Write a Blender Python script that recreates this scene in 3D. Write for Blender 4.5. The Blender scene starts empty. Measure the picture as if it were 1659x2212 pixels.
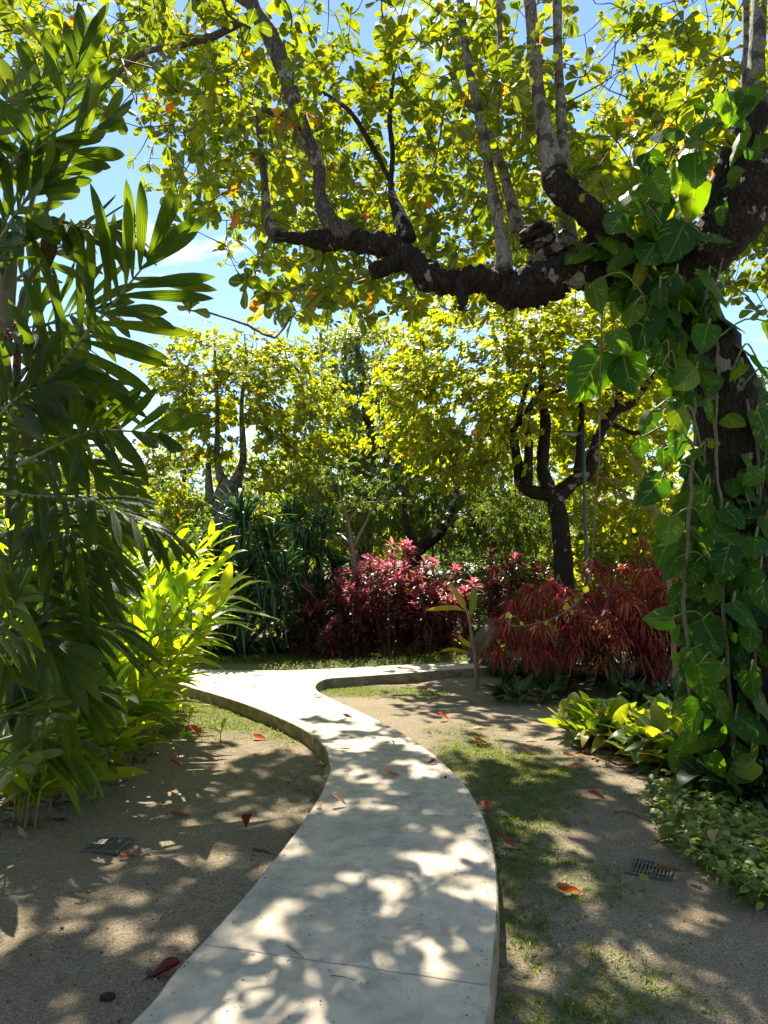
import bpy, math, random
import numpy as np
from mathutils import Vector, Matrix, Quaternion

rng = np.random.default_rng(7)
scene = bpy.context.scene
COL = scene.collection
R = math.radians
GRAV = np.array([0, 0, -1.0])

# ------------------------------------------------------------------ camera model (measured on the 1659 x 2212 view of the photo)
F, CU, CV, PITCH, EYE = 1533.0, 829.5, 1106.0, R(5.4), 1.75
CT, ST = math.cos(PITCH), math.sin(PITCH)
def ray(u, v):
    xc, yc = (u - CU) / F, (CV - v) / F
    return np.array([xc, CT - yc * ST, ST + yc * CT])
def P(u, v, d):
    r = ray(u, v)
    return np.array([0, 0, EYE]) + r * (d / r[1])
def G(u, v, z=0.0):
    r = ray(u, v)
    return np.array([0, 0, EYE]) + r * ((z - EYE) / r[2])
def proj(p):
    p = np.atleast_2d(p) - np.array([0, 0, EYE])
    zc = p[:, 1] * CT + p[:, 2] * ST
    yc = -p[:, 1] * ST + p[:, 2] * CT
    zc = np.where(np.abs(zc) < 1e-6, 1e-6, zc)
    return CU + F * p[:, 0] / zc, CV - F * yc / zc, zc

# ------------------------------------------------------------------ mesh helpers
def unit(a):
    a = np.asarray(a, float)
    return a / np.maximum(np.linalg.norm(a, axis=-1, keepdims=True), 1e-9)
def origin_of(p):
    o = Vector((0, 0, 0))
    while p is not None:
        o += p.location
        p = p.parent
    return np.array(o)
def build(name, V, Q, mat, parent=None, uv=None, rnd=None, smooth=True, attrs=None, loc=None):
    V = np.asarray(V, float); Q = np.asarray(Q, np.int64)
    org = origin_of(parent) if parent is not None else np.zeros(3)
    if loc is not None: org = org + np.asarray(loc, float) - (org if parent is not None else 0)
    base = origin_of(parent) if parent is not None else np.zeros(3)
    V = V - org
    k = Q.shape[1]
    me = bpy.data.meshes.new(name)
    me.vertices.add(len(V)); me.vertices.foreach_set('co', V.astype(np.float32).ravel())
    me.loops.add(Q.size); me.loops.foreach_set('vertex_index', Q.astype(np.int32).ravel())
    me.polygons.add(len(Q))
    me.polygons.foreach_set('loop_start', (np.arange(len(Q)) * k).astype(np.int32))
    me.polygons.foreach_set('use_smooth', np.full(len(Q), bool(smooth)))
    if uv is not None:
        l = me.uv_layers.new(name='UVMap')
        l.data.foreach_set('uv', np.asarray(uv)[Q.ravel()].astype(np.float32).ravel())
    if rnd is not None:
        a = me.attributes.new('rnd', 'FLOAT', 'POINT'); a.data.foreach_set('value', np.asarray(rnd, np.float32))
    for an, av in (attrs or {}).items():
        a = me.attributes.new(an, 'FLOAT', 'POINT'); a.data.foreach_set('value', np.asarray(av, np.float32))
    me.update(calc_edges=True); me.validate()
    if mat is not None: me.materials.append(mat)
    o = bpy.data.objects.new(name, me); COL.objects.link(o)
    if parent is not None: o.parent = parent
    o.location = org - base
    return o
def build_ngon(name, V, faces, mat, parent=None, smooth=False):
    org = origin_of(parent) if parent is not None else np.zeros(3)
    me = bpy.data.meshes.new(name)
    me.from_pydata([tuple(p) for p in (np.asarray(V, float) - org)], [], faces)
    me.update()
    if smooth: me.polygons.foreach_set('use_smooth', np.full(len(me.polygons), True))
    me.materials.append(mat)
    o = bpy.data.objects.new(name, me); COL.objects.link(o)
    if parent is not None: o.parent = parent
    return o
def thing(name, label, cat, loc=(0, 0, 0), group=None):
    o = bpy.data.objects.new(name, None); COL.objects.link(o)
    o.empty_display_size = .1
    o.location = tuple(float(c) for c in loc)
    return tag(o, label, cat, group)
def tag(o, label, cat, group=None):
    o['label'] = label; o['category'] = cat
    if group: o['group'] = group
    return o
def kind(o, k, label=None, cat=None):
    o['kind'] = k
    if label: o['label'] = label
    if cat: o['category'] = cat
    return o
def copy_tree(o, parent=None):
    c = o.copy(); COL.objects.link(c); c.parent = parent
    for ch in list(o.children): copy_tree(ch, c)
    return c
class Bag:
    def __init__(s): s.V = []; s.Q = []; s.U = []; s.R = []; s.n = 0
    def add(s, V, Q, U=None, Rn=None):
        V = np.asarray(V); s.V.append(V); s.Q.append(np.asarray(Q) + s.n)
        s.U.append(U if U is not None else np.zeros((len(V), 2)))
        s.R.append(Rn if Rn is not None else np.full(len(V), rng.random())); s.n += len(V)
    def build(s, name, mat, parent=None, smooth=True, loc=None):
        if not s.V: return None
        return build(name, np.concatenate(s.V), np.concatenate(s.Q), mat, parent, np.concatenate(s.U), np.concatenate(s.R), smooth, loc=loc)
def catmull(pts, per=6):
    p = np.asarray(pts, float)
    if len(p) < 3:
        t = np.linspace(0, 1, per + 1)[:, None]; return p[0] * (1 - t) + p[-1] * t
    e = np.vstack([2 * p[0] - p[1], p, 2 * p[-1] - p[-2]])
    out = []
    for i in range(len(p) - 1):
        a, b, c, d = e[i:i + 4]
        t = np.linspace(0, 1, per, endpoint=False)[:, None]
        out.append(.5 * (2 * b + (c - a) * t + (2 * a - 5 * b + 4 * c - d) * t ** 2 + (3 * b - a - 3 * c + d) * t ** 3))
    out.append(p[-1:])
    return np.vstack(out)
def tube(pts, rad, n=8, per=5, rough=0.0, jitter=0.0):
    """pts control points, rad radius per control point; quads with pinched ends"""
    p = catmull(pts, per); rr = np.asarray(rad, float)
    if rr.ndim == 0: rr = np.full(len(pts), float(rr))
    r = np.interp(np.linspace(0, 1, len(p)), np.linspace(0, 1, len(rr)), rr)
    if jitter: p = p + rng.normal(0, 1, p.shape) * jitter * r[:, None]
    t = unit(np.gradient(p, axis=0))
    ref = np.array([0, 0, 1.0]) if abs(t[0, 2]) < .8 else np.array([1.0, 0, 0])
    nrm = np.zeros_like(p); nrm[0] = unit(ref - t[0] * ref.dot(t[0]))
    for i in range(1, len(p)):
        v = nrm[i - 1] - t[i] * nrm[i - 1].dot(t[i]); nrm[i] = unit(v)
    bi = np.cross(t, nrm)
    p = np.vstack([p[:1], p, p[-1:]]); r = np.concatenate([[r[0] * .02], r, [r[-1] * .02]])
    nrm = np.vstack([nrm[:1], nrm, nrm[-1:]]); bi = np.vstack([bi[:1], bi, bi[-1:]])
    a = np.linspace(0, 2 * math.pi, n, endpoint=False)
    m = len(p)
    RR = np.repeat(r[:, None], n, 1)
    if rough:
        k = rng.normal(0, 1, (m, n)); k = (k + np.roll(k, 1, 1) + np.roll(k, 1, 0) + np.roll(k, -1, 1)) / 2
        lo = np.sin(np.linspace(0, m * .5, m) + rng.random() * 6)[:, None] * np.cos(a * 2 + rng.random() * 6)[None]
        RR = RR * (1 + rough * (k + lo * .8))
    V = p[:, None, :] + RR[..., None] * (np.cos(a)[None, :, None] * nrm[:, None, :] + np.sin(a)[None, :, None] * bi[:, None, :])
    i, j = np.meshgrid(np.arange(m - 1), np.arange(n), indexing='ij'); j2 = (j + 1) % n
    Q = np.stack([i * n + j, i * n + j2, (i + 1) * n + j2, (i + 1) * n + j], -1).reshape(-1, 4)
    uv = np.stack(np.broadcast_arrays((np.arange(n) / n)[None, :], (np.arange(m) / m)[:, None]), -1).reshape(-1, 2)
    return V.reshape(-1, 3), Q, uv
def addtube(bag, pts, rad, **k):
    V, Q, U = tube(pts, rad, **k); bag.add(V, Q, U)
def box(bag, c, h, rot=None):
    s = np.array([[-1, -1, -1], [1, -1, -1], [1, 1, -1], [-1, 1, -1], [-1, -1, 1], [1, -1, 1], [1, 1, 1], [-1, 1, 1]], float) * np.asarray(h)
    if rot is not None: s = s @ np.asarray(rot).T
    bag.add(s + np.asarray(c), np.array([[0, 3, 2, 1], [4, 5, 6, 7], [0, 1, 5, 4], [1, 2, 6, 5], [2, 3, 7, 6], [3, 0, 4, 7]]))

# leaf templates: rows along the leaf (t, half width), cols across
class Tpl:
    def __init__(s, prof, cols=2):
        t = np.array([q[0] for q in prof]); w = np.array([q[1] for q in prof])
        x = np.linspace(-1, 1, cols + 1)
        s.x = (w[:, None] * x[None]).ravel() * .5
        s.t = np.repeat(t, cols + 1); s.ux = np.tile((x + 1) / 2, len(t))
        c = cols + 1; i, j = np.meshgrid(np.arange(len(t) - 1), np.arange(cols), indexing='ij')
        s.Q = np.stack([i * c + j, i * c + j + 1, (i + 1) * c + j + 1, (i + 1) * c + j], -1).reshape(-1, 4)
        s.n = len(s.t)
OBOV = Tpl([(0, .04), (.12, .14), (.35, .5), (.58, .85), (.76, 1), (.9, .82), (.97, .5), (1, .16)])
OBOV_S = Tpl([(0, .08), (.4, .6), (.75, 1), (1, .3)])
LANCE = Tpl([(0, .1), (.12, .55), (.3, .95), (.5, 1), (.7, .8), (.88, .4), (1, .03)])
LANCE_S = Tpl([(0, .15), (.35, 1), (.7, .7), (1, .05)])
STRAP = Tpl([(0, .6), (.15, .9), (.35, 1), (.55, .9), (.75, .7), (.9, .4), (1, .05)])
PALM = Tpl([(0, .16), (.08, .36), (.25, .68), (.45, .88), (.62, 1), (.76, .9), (.88, .62), (.95, .32), (1, .03)], 4)
def spread_leaves(bag, base, axis, nrm, L, W, tpl, droop=.1, fold=.25, rnd=None, curve=None, wave=0.0, curl=0.0):
    base = np.atleast_2d(base); n = len(base)
    axis = unit(np.broadcast_to(axis, (n, 3))); nrm = np.broadcast_to(nrm, (n, 3))
    nrm = unit(nrm - axis * np.sum(nrm * axis, 1, keepdims=True))
    side = np.cross(axis, nrm)
    L = np.broadcast_to(L, n)[:, None, None]; W = np.broadcast_to(W, n)[:, None, None]
    D = np.broadcast_to(droop, n)[:, None, None]; Cc = np.broadcast_to(curl, n)[:, None, None]
    t = tpl.t[None, :, None]; x = tpl.x[None, :, None]
    sag = t ** 2 if curve is None else curve(tpl.t)[None, :, None]
    V = (base[:, None] + side[:, None] * x * W + axis[:, None] * L * t * (1 - .25 * np.abs(D) * t)
         + nrm[:, None] * (np.abs(x) * W * fold - Cc * L * t ** 2) + GRAV[None, None] * D * L * sag)
    if wave:
        ph = rng.random((n, 1, 1)) * 6
        V = V + nrm[:, None] * W * wave * np.sin(t * 14 + ph) * (np.abs(x) * 2)
    Q = (tpl.Q[None] + (np.arange(n) * tpl.n)[:, None, None]).reshape(-1, 4)
    U = np.tile(np.stack([tpl.ux, tpl.t], 1), (n, 1))
    if rnd is None: rnd = rng.random(n)
    bag.add(V.reshape(-1, 3), Q, U, np.repeat(np.broadcast_to(rnd, n), tpl.n))
def rand_dir(n):
    return unit(rng.normal(0, 1, (n, 3)))

# ------------------------------------------------------------------ materials
class NT:
    def __init__(s, name):
        s.m = bpy.data.materials.new(name); s.m.use_nodes = True; s.t = s.m.node_tree; s.t.nodes.clear()
        s.out = s.n('ShaderNodeOutputMaterial')
    def n(s, typ, **kw):
        nd = s.t.nodes.new(typ)
        for k, v in kw.items():
            if hasattr(nd, k): setattr(nd, k, v)
            else: nd.inputs[k.replace('_', ' ')].default_value = v
        return nd
    def l(s, a, b): s.t.links.new(a, b)
    def ramp(s, fac, stops, interp='LINEAR'):
        r = s.n('ShaderNodeValToRGB'); e = r.color_ramp.elements; r.color_ramp.interpolation = interp
        while len(e) < len(stops): e.new(.5)
        for q, (p, c) in zip(e, stops):
            q.position = p; q.color = tuple(c) + (1,) if len(c) == 3 else c
        s.l(fac, r.inputs[0]); return r.outputs[0]
    def mix(s, fac, a, b, mode='MIX'):
        m = s.n('ShaderNodeMix', data_type='RGBA', blend_type=mode)
        for sock, v in ((m.inputs[0], fac), (m.inputs[6], a), (m.inputs[7], b)):
            if isinstance(v, bpy.types.NodeSocket): s.l(v, sock)
            elif isinstance(v, (int, float)): sock.default_value = v
            else: sock.default_value = tuple(v) + (1,)
        return m.outputs[2]
    def math(s, op, a, b=0.0, c=None):
        m = s.n('ShaderNodeMath', operation=op)
        for i, v in enumerate((a, b) if c is None else (a, b, c)):
            if isinstance(v, bpy.types.NodeSocket): s.l(v, m.inputs[i])
            else: m.inputs[i].default_value = v
        return m.outputs[0]
    def noise(s, vec, scale, detail=3, rough=.55, out=0):
        n = s.n('ShaderNodeTexNoise'); n.inputs['Scale'].default_value = scale; n.inputs['Detail'].default_value = detail
        n.inputs['Roughness'].default_value = rough
        if vec is not None: s.l(vec, n.inputs['Vector'])
        return n.outputs[out]
    def bump(s, h, strength=.3, dist=.01):
        b = s.n('ShaderNodeBump'); b.inputs['Strength'].default_value = strength; b.inputs['Distance'].default_value = dist
        s.l(h, b.inputs['Height']); return b.outputs[0]
    def scaled(s, vec, sc):
        m = s.n('ShaderNodeMapping'); m.inputs['Scale'].default_value = sc; s.l(vec, m.inputs['Vector']); return m.outputs[0]
def leaf_mat(name, stops, tmul=(1.9, 1.6, .35), tw=.45, rough=.42, spec=.4, pattern='mid', vein=(.3, .32, .08), spots=None):
    k = NT(name)
    at = k.n('ShaderNodeAttribute'); at.attribute_name = 'rnd'
    oi = k.n('ShaderNodeObjectInfo')
    tc = k.n('ShaderNodeTexCoord'); sep = k.n('ShaderNodeSeparateXYZ'); k.l(tc.outputs['UV'], sep.inputs[0])
    fac = k.math('FRACT', k.math('ADD', at.outputs['Fac'], oi.outputs['Random'])) if pattern == 'varieg' else at.outputs['Fac']
    col = k.ramp(fac, stops)
    col = k.mix(k.math('MULTIPLY', k.noise(tc.outputs['Object'], 9, 2), .5), col, (.5, .5, .45), 'SOFT_LIGHT')
    ax = k.math('ABSOLUTE', k.math('SUBTRACT', sep.outputs[0], .5))
    nrm = None
    if pattern in ('mid', 'pinn', 'varieg'):
        midm = k.math('LESS_THAN', ax, .028)
        lat = k.math('FRACT', k.math('MULTIPLY', k.math('SUBTRACT', sep.outputs[1], k.math('MULTIPLY', ax, .5)), 11.0 if pattern != 'pinn' else 26.0))
        latm = k.math('LESS_THAN', lat, .1)
        if pattern == 'varieg':
            v2 = k.n('ShaderNodeCombineXYZ')
            k.l(k.math('MULTIPLY', k.math('SUBTRACT', sep.outputs[1], k.math('MULTIPLY', ax, .62)), 17), v2.inputs[0])
            k.l(k.math('MULTIPLY', sep.outputs[0], 2.4), v2.inputs[1]); k.l(k.math('MULTIPLY', oi.outputs['Random'], 40), v2.inputs[2])
            vm = k.ramp(k.noise(v2.outputs[0], 1.0, 3, .6), [(.6, (0, 0, 0)), (.69, (1, 1, 1))])
            col = k.mix(k.math('MULTIPLY', vm, .7), col, (.3, .34, .1))
        else:
            col = k.mix(k.math('MULTIPLY', latm, .22), col, vein)
        col = k.mix(k.math('MULTIPLY', midm, .28 if pattern == 'varieg' else .6), col, vein)
        nrm = k.bump(k.math('ADD', k.math('PINGPONG', lat, .5), k.math('MULTIPLY', midm, .5)), .35, .004)
    elif pattern == 'pleat':
        w = k.math('SINE', k.math('MULTIPLY', sep.outputs[0], 44.0))
        col = k.mix(k.math('MULTIPLY', k.math('GREATER_THAN', w, .55), .35), col, vein)
        nrm = k.bump(w, .5, .006)
    elif pattern == 'strap':
        col = k.mix(k.math('MULTIPLY', k.math('LESS_THAN', ax, .09), .5), col, vein)
    if spots:
        sm = k.ramp(k.noise(tc.outputs['Object'], 60, 2), [(.62, (0, 0, 0)), (.7, (1, 1, 1))])
        col = k.mix(k.math('MULTIPLY', sm, .6), col, spots)
    tr = k.mix(1.0, col, tmul, 'MULTIPLY')
    pb = k.n('ShaderNodeBsdfPrincipled'); k.l(col, pb.inputs['Base Color'])
    pb.inputs['Roughness'].default_value = rough; pb.inputs['Specular IOR Level'].default_value = spec
    tl = k.n('ShaderNodeBsdfTranslucent'); k.l(tr, tl.inputs['Color'])
    if nrm is not None: k.l(nrm, pb.inputs['Normal']); k.l(nrm, tl.inputs['Normal'])
    mx = k.n('ShaderNodeMixShader'); mx.inputs[0].default_value = tw
    k.l(pb.outputs[0], mx.inputs[1]); k.l(tl.outputs[0], mx.inputs[2]); k.l(mx.outputs[0], k.out.inputs[0])
    return k.m
def bark_mat(name, dark, light, patch=None, pamt=.62, scale=1.0, bump=.9):
    k = NT(name); tc = k.n('ShaderNodeTexCoord'); ob = tc.outputs['Object']
    st = k.scaled(ob, (1, 1, .35))
    n1 = k.noise(st, 26 * scale, 5, .65)
    wv = k.n('ShaderNodeVectorMath', operation='MULTIPLY_ADD'); k.l(k.noise(st, 14 * scale, 3, .6, 1), wv.inputs[0]); wv.inputs[1].default_value = (.06, .06, .06); k.l(st, wv.inputs[2])
    vo = k.n('ShaderNodeTexVoronoi', feature='DISTANCE_TO_EDGE'); vo.inputs['Scale'].default_value = 30 * scale; k.l(wv.outputs[0], vo.inputs['Vector'])
    col = k.ramp(n1, [(.3, dark), (.7, light)])
    col = k.mix(k.ramp(vo.outputs[0], [(0, (.6, .6, .6)), (.12, (0, 0, 0))]), col, tuple(c * .4 for c in dark))
    if patch:
        pm = k.ramp(k.math('ADD', k.noise(ob, 4.5 * scale, 3), k.math('MULTIPLY', k.noise(ob, 40 * scale, 3), .22)), [(pamt + .06, (0, 0, 0)), (pamt + .1, (1, 1, 1))])
        col = k.mix(k.math('MULTIPLY', pm, .85), col, patch)
    h = k.math('ADD', k.math('MULTIPLY', n1, .6), k.math('MINIMUM', k.math('MULTIPLY', vo.outputs[0], 3.0), .5))
    pb = k.n('ShaderNodeBsdfPrincipled'); k.l(col, pb.inputs['Base Color']); pb.inputs['Roughness'].default_value = .85
    pb.inputs['Specular IOR Level'].default_value = .2
    k.l(k.bump(h, bump, .03), pb.inputs['Normal']); k.l(pb.outputs[0], k.out.inputs[0]); return k.m
def plain_mat(name, c, rough=.6, var=.25, scale=20, metal=0.0):
    k = NT(name); tc = k.n('ShaderNodeTexCoord')
    n = k.noise(tc.outputs['Object'], scale, 4)
    col = k.ramp(n, [(.3, tuple(x * (1 - var) for x in c)), (.7, tuple(min(1, x * (1 + var)) for x in c))])
    pb = k.n('ShaderNodeBsdfPrincipled'); k.l(col, pb.inputs['Base Color']); pb.inputs['Roughness'].default_value = rough
    pb.inputs['Metallic'].default_value = metal
    k.l(k.bump(n, .2, .005), pb.inputs['Normal']); k.l(pb.outputs[0], k.out.inputs[0]); return k.m

GREEN_ALM = [(0, (.022, .048, .01)), (.25, (.045, .085, .013)), (.55, (.075, .115, .016)), (.85, (.12, .145, .018)), (.955, (.15, .16, .02)), (.97, (.3, .13, .015)), (1, (.34, .07, .015))]
M = {}
M['almond'] = leaf_mat('almond_leaf', GREEN_ALM, tmul=(4.0, 3.25, .25), tw=.52, spots=(.12, .08, .01))
M['almond_far'] = leaf_mat('almond_leaf_far', [(0, (.05, .09, .016)), (.5, (.09, .125, .018)), (.95, (.14, .15, .02)), (.975, (.3, .14, .02)), (1, (.3, .06, .02))], tmul=(5.2, 4.3, .4), tw=.54, pattern='mid')
M['mango'] = leaf_mat('dark_leaf', [(0, (.03, .06, .018)), (.6, (.055, .095, .024)), (1, (.1, .14, .03))], tmul=(3.2, 2.8, .5), tw=.46, rough=.4)
M['fine'] = leaf_mat('fine_leaf', [(0, (.04, .085, .02)), (.6, (.075, .13, .028)), (1, (.13, .17, .04))], tmul=(2.8, 2.6, .6), tw=.45)
M['olive'] = leaf_mat('olive_leaf', [(0, (.05, .085, .03)), (.6, (.09, .125, .045)), (1, (.17, .18, .08))], tmul=(4.2, 3.6, .8), tw=.48)
M['far'] = leaf_mat('distant_leaf', [(0, (.05, .1, .03)), (.5, (.09, .15, .035)), (1, (.15, .19, .05))], tmul=(2.4, 2.3, .7), tw=.45)
M['palm'] = leaf_mat('palm_leaflet', [(0, (.012, .032, .006)), (.6, (.024, .05, .008)), (1, (.05, .075, .011))], tmul=(7.4, 5.8, .4), tw=.48, rough=.42, spec=.12, pattern='pleat', vein=(.08, .12, .03))
M['palm_pale'] = leaf_mat('pale_palm_leaflet', [(0, (.035, .07, .016)), (.6, (.055, .09, .02)), (1, (.09, .12, .025))], tmul=(4, 3.4, .3), tw=.45, rough=.42, spec=.1, pattern='pleat', vein=(.16, .19, .07))
M['ginger'] = leaf_mat('ginger_leaf', [(0, (.05, .11, .015)), (.5, (.085, .15, .02)), (.95, (.15, .18, .02)), (1, (.35, .25, .04))], tmul=(5.6, 4.6, .3), tw=.58, rough=.35, pattern='pinn', vein=(.2, .26, .05))
M['pothos'] = leaf_mat('pothos_leaf', [(0, (.012, .05, .007)), (.6, (.026, .085, .009)), (.975, (.06, .12, .012)), (1, (.14, .17, .02))], tmul=(5.4, 4.4, .3), tw=.45, rough=.46, spec=.2, pattern='varieg', vein=(.2, .24, .08))
M['cordy_pink'] = leaf_mat('cordyline_pink', [(0, (.36, .06, .14)), (.4, (.52, .1, .23)), (.65, (.32, .08, .11)), (.85, (.42, .18, .13)), (1, (.14, .11, .05))], tmul=(1.9, 1.6, 1.5), rough=.34, spec=.6, tw=.52, pattern='mid', vein=(.35, .05, .12))
M['cordy_dark'] = leaf_mat('cordyline_maroon', [(0, (.03, .02, .013)), (.35, (.06, .025, .022)), (.6, (.1, .03, .026)), (.8, (.12, .07, .03)), (1, (.09, .1, .035))], rough=.34, spec=.6, tmul=(2.6, 1.7, .9), tw=.42, pattern='mid', vein=(.2, .05, .05))
M['croton'] = leaf_mat('croton_leaf', [(0, (.16, .012, .026)), (.4, (.3, .02, .034)), (.58, (.34, .05, .03)), (.72, (.4, .19, .05)), (.8, (.06, .06, .02)), (1, (.03, .055, .02))], tmul=(2.0, 1.7, .9), tw=.38, pattern='strap', vein=(.4, .16, .04))
M['pandan'] = leaf_mat('pandanus_leaf', [(0, (.022, .06, .035)), (.5, (.035, .085, .045)), (.85, (.06, .11, .04)), (1, (.1, .14, .04))], tmul=(2.0, 2.2, .5), tw=.33, rough=.38, pattern='strap', vein=(.06, .12, .06))
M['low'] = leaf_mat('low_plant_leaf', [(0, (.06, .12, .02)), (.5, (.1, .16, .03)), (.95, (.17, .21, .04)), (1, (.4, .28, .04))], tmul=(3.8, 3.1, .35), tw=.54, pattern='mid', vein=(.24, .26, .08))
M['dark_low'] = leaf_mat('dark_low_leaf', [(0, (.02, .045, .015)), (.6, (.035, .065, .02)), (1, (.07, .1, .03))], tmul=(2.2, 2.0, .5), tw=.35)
M['cover'] = leaf_mat('ground_cover_leaf', [(0, (.065, .12, .02)), (.5, (.12, .18, .03)), (1, (.22, .25, .05))], tmul=(2.4, 2.2, .5), tw=.4, rough=.35)
M['grass'] = leaf_mat('grass_blade', [(0, (.06, .11, .02)), (.6, (.11, .16, .03)), (1, (.2, .2, .06))], tmul=(2.6, 2.4, .6), tw=.45, pattern='none')
M['banana'] = leaf_mat('young_banana_leaf', [(0, (.22, .2, .02)), (1, (.3, .26, .03))], tmul=(2.4, 1.9, .4), tw=.5, pattern='pinn', vein=(.35, .2, .05))
M['bark_dark'] = bark_mat('almond_bark', (.012, .009, .007), (.05, .037, .028), (.3, .28, .24), .66)
M['bark_pale'] = bark_mat('almond_bark_pale', (.15, .13, .1), (.33, .3, .25), (.06, .048, .04), .57, 1.4, .6)
M['bark_mid'] = bark_mat('tree_bark', (.06, .048, .038), (.16, .13, .1), (.32, .3, .26), .64)
M['twig'] = plain_mat('twig_bark', (.075, .058, .045), .8)
M['stem_tan'] = plain_mat('tan_stem', (.2, .14, .085), .7, .3, 30)
M['stem_green'] = plain_mat('green_stem', (.14, .17, .05), .5, .3, 30)
M['stem_cane'] = plain_mat('ginger_cane', (.2, .17, .06), .5, .4, 9)
M['stem_palm'] = plain_mat('palm_stem', (.1, .1, .05), .6, .4, 14)
M['stem_cordy'] = plain_mat('cordyline_cane', (.16, .1, .07), .7, .3, 40)
M['vine_stem'] = plain_mat('vine_stem', (.13, .1, .06), .7, .3, 30)
M['fruit_red'] = plain_mat('palm_fruit_red', (.16, .02, .012), .4)
M['fibre'] = plain_mat('palm_fibre', (.1, .055, .035), .9, .4)
M['rock'] = bark_mat('boulder_stone', (.1, .085, .065), (.22, .19, .15), (.09, .085, .07), .6, .5, .8)
M['metal_grate'] = plain_mat('weathered_grate', (.11, .105, .085), .8, .4, 60, .0)
M['grate_shade_pane'] = plain_mat('drain_shade_pane', (.012, .011, .009), .95)  # near-black: painted shade below the grate bars, also the window panes
M['lamp_metal'] = plain_mat('lamp_green_metal', (.03, .06, .055), .4, .15, 10)
M['lamp_lens'] = plain_mat('lamp_lens', (.5, .5, .48), .25, .05)
M['bld_wall'] = plain_mat('cream_render', (.52, .44, .3), .85, .08, 4)
M['bld_roof'] = plain_mat('weathered_roof', (.33, .31, .28), .75, .18, 3)
M['wire'] = plain_mat('wire', (.4, .4, .4), .5)

def concrete_mat():
    k = NT('path_concrete'); tc = k.n('ShaderNodeTexCoord'); ob = tc.outputs['Object']
    big = k.noise(ob, .9, 4, .6); mid = k.noise(ob, 6, 5, .65); fine = k.noise(ob, 90, 4, .7)
    col = k.ramp(big, [(.3, (.42, .345, .25)), (.5, (.57, .48, .355)), (.75, (.45, .365, .255))])
    col = k.mix(k.ramp(mid, [(.42, (0, 0, 0)), (.7, (.8, .8, .8))]), col, (.29, .25, .19))
    br = k.noise(k.scaled(ob, (34, 2, 1)), 1.2, 5, .8)
    col = k.mix(k.ramp(br, [(.5, (0, 0, 0)), (.8, (.3, .3, .3))]), col, (.3, .265, .21))
    bl = k.ramp(k.noise(ob, 2.6, 6, .7), [(.5, (0, 0, 0)), (.66, (.75, .75, .75))])
    col = k.mix(bl, col, (.3, .27, .22))
    ck = k.n('ShaderNodeTexVoronoi', feature='DISTANCE_TO_EDGE'); ck.inputs['Scale'].default_value = .55
    wv = k.n('ShaderNodeVectorMath', operation='MULTIPLY_ADD'); k.l(k.noise(ob, 2.5, 5, .7, 1), wv.inputs[0]); wv.inputs[1].default_value = (.5, .5, .5); k.l(ob, wv.inputs[2]); k.l(wv.outputs[0], ck.inputs['Vector'])
    cm = k.math('MULTIPLY', k.math('LESS_THAN', ck.outputs[0], .0022), k.math('GREATER_THAN', k.noise(ob, .7, 1), .5))
    col = k.mix(k.math('MULTIPLY', cm, .6), col, (.14, .12, .1))
    pits = k.n('ShaderNodeTexVoronoi'); pits.inputs['Scale'].default_value = 26; k.l(ob, pits.inputs['Vector'])
    pm = k.math('MULTIPLY', k.math('LESS_THAN', pits.outputs['Distance'], .13), k.math('GREATER_THAN', k.noise(ob, 5.0, 2), .56))
    col = k.mix(k.math('MULTIPLY', pm, .7), col, (.09, .08, .07))
    col = k.mix(k.math('MULTIPLY', fine, .35), col, (.55, .52, .46), 'OVERLAY')
    pb = k.n('ShaderNodeBsdfPrincipled'); k.l(col, pb.inputs['Base Color']); pb.inputs['Roughness'].default_value = .8
    pb.inputs['Specular IOR Level'].default_value = .3
    k.l(k.bump(k.math('ADD', k.math('MULTIPLY', fine, .5), mid), .25, .006), pb.inputs['Normal']); k.l(pb.outputs[0], k.out.inputs[0]); return k.m
def kerb_mat():
    k = NT('kerb_concrete'); tc = k.n('ShaderNodeTexCoord'); ob = tc.outputs['Object']
    n = k.noise(k.scaled(ob, (4, 4, 9)), 1.5, 5, .65)
    col = k.ramp(n, [(.3, (.1, .075, .045)), (.5, (.26, .2, .12)), (.7, (.38, .31, .21))])
    ms = k.ramp(k.noise(ob, 3.5, 3), [(.5, (0, 0, 0)), (.68, (.7, .7, .7))])
    col = k.mix(ms, col, (.1, .11, .04))
    pb = k.n('ShaderNodeBsdfPrincipled'); k.l(col, pb.inputs['Base Color']); pb.inputs['Roughness'].default_value = .9
    k.l(k.bump(k.noise(ob, 40, 4), .4, .01), pb.inputs['Normal']); k.l(pb.outputs[0], k.out.inputs[0]); return k.m
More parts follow.
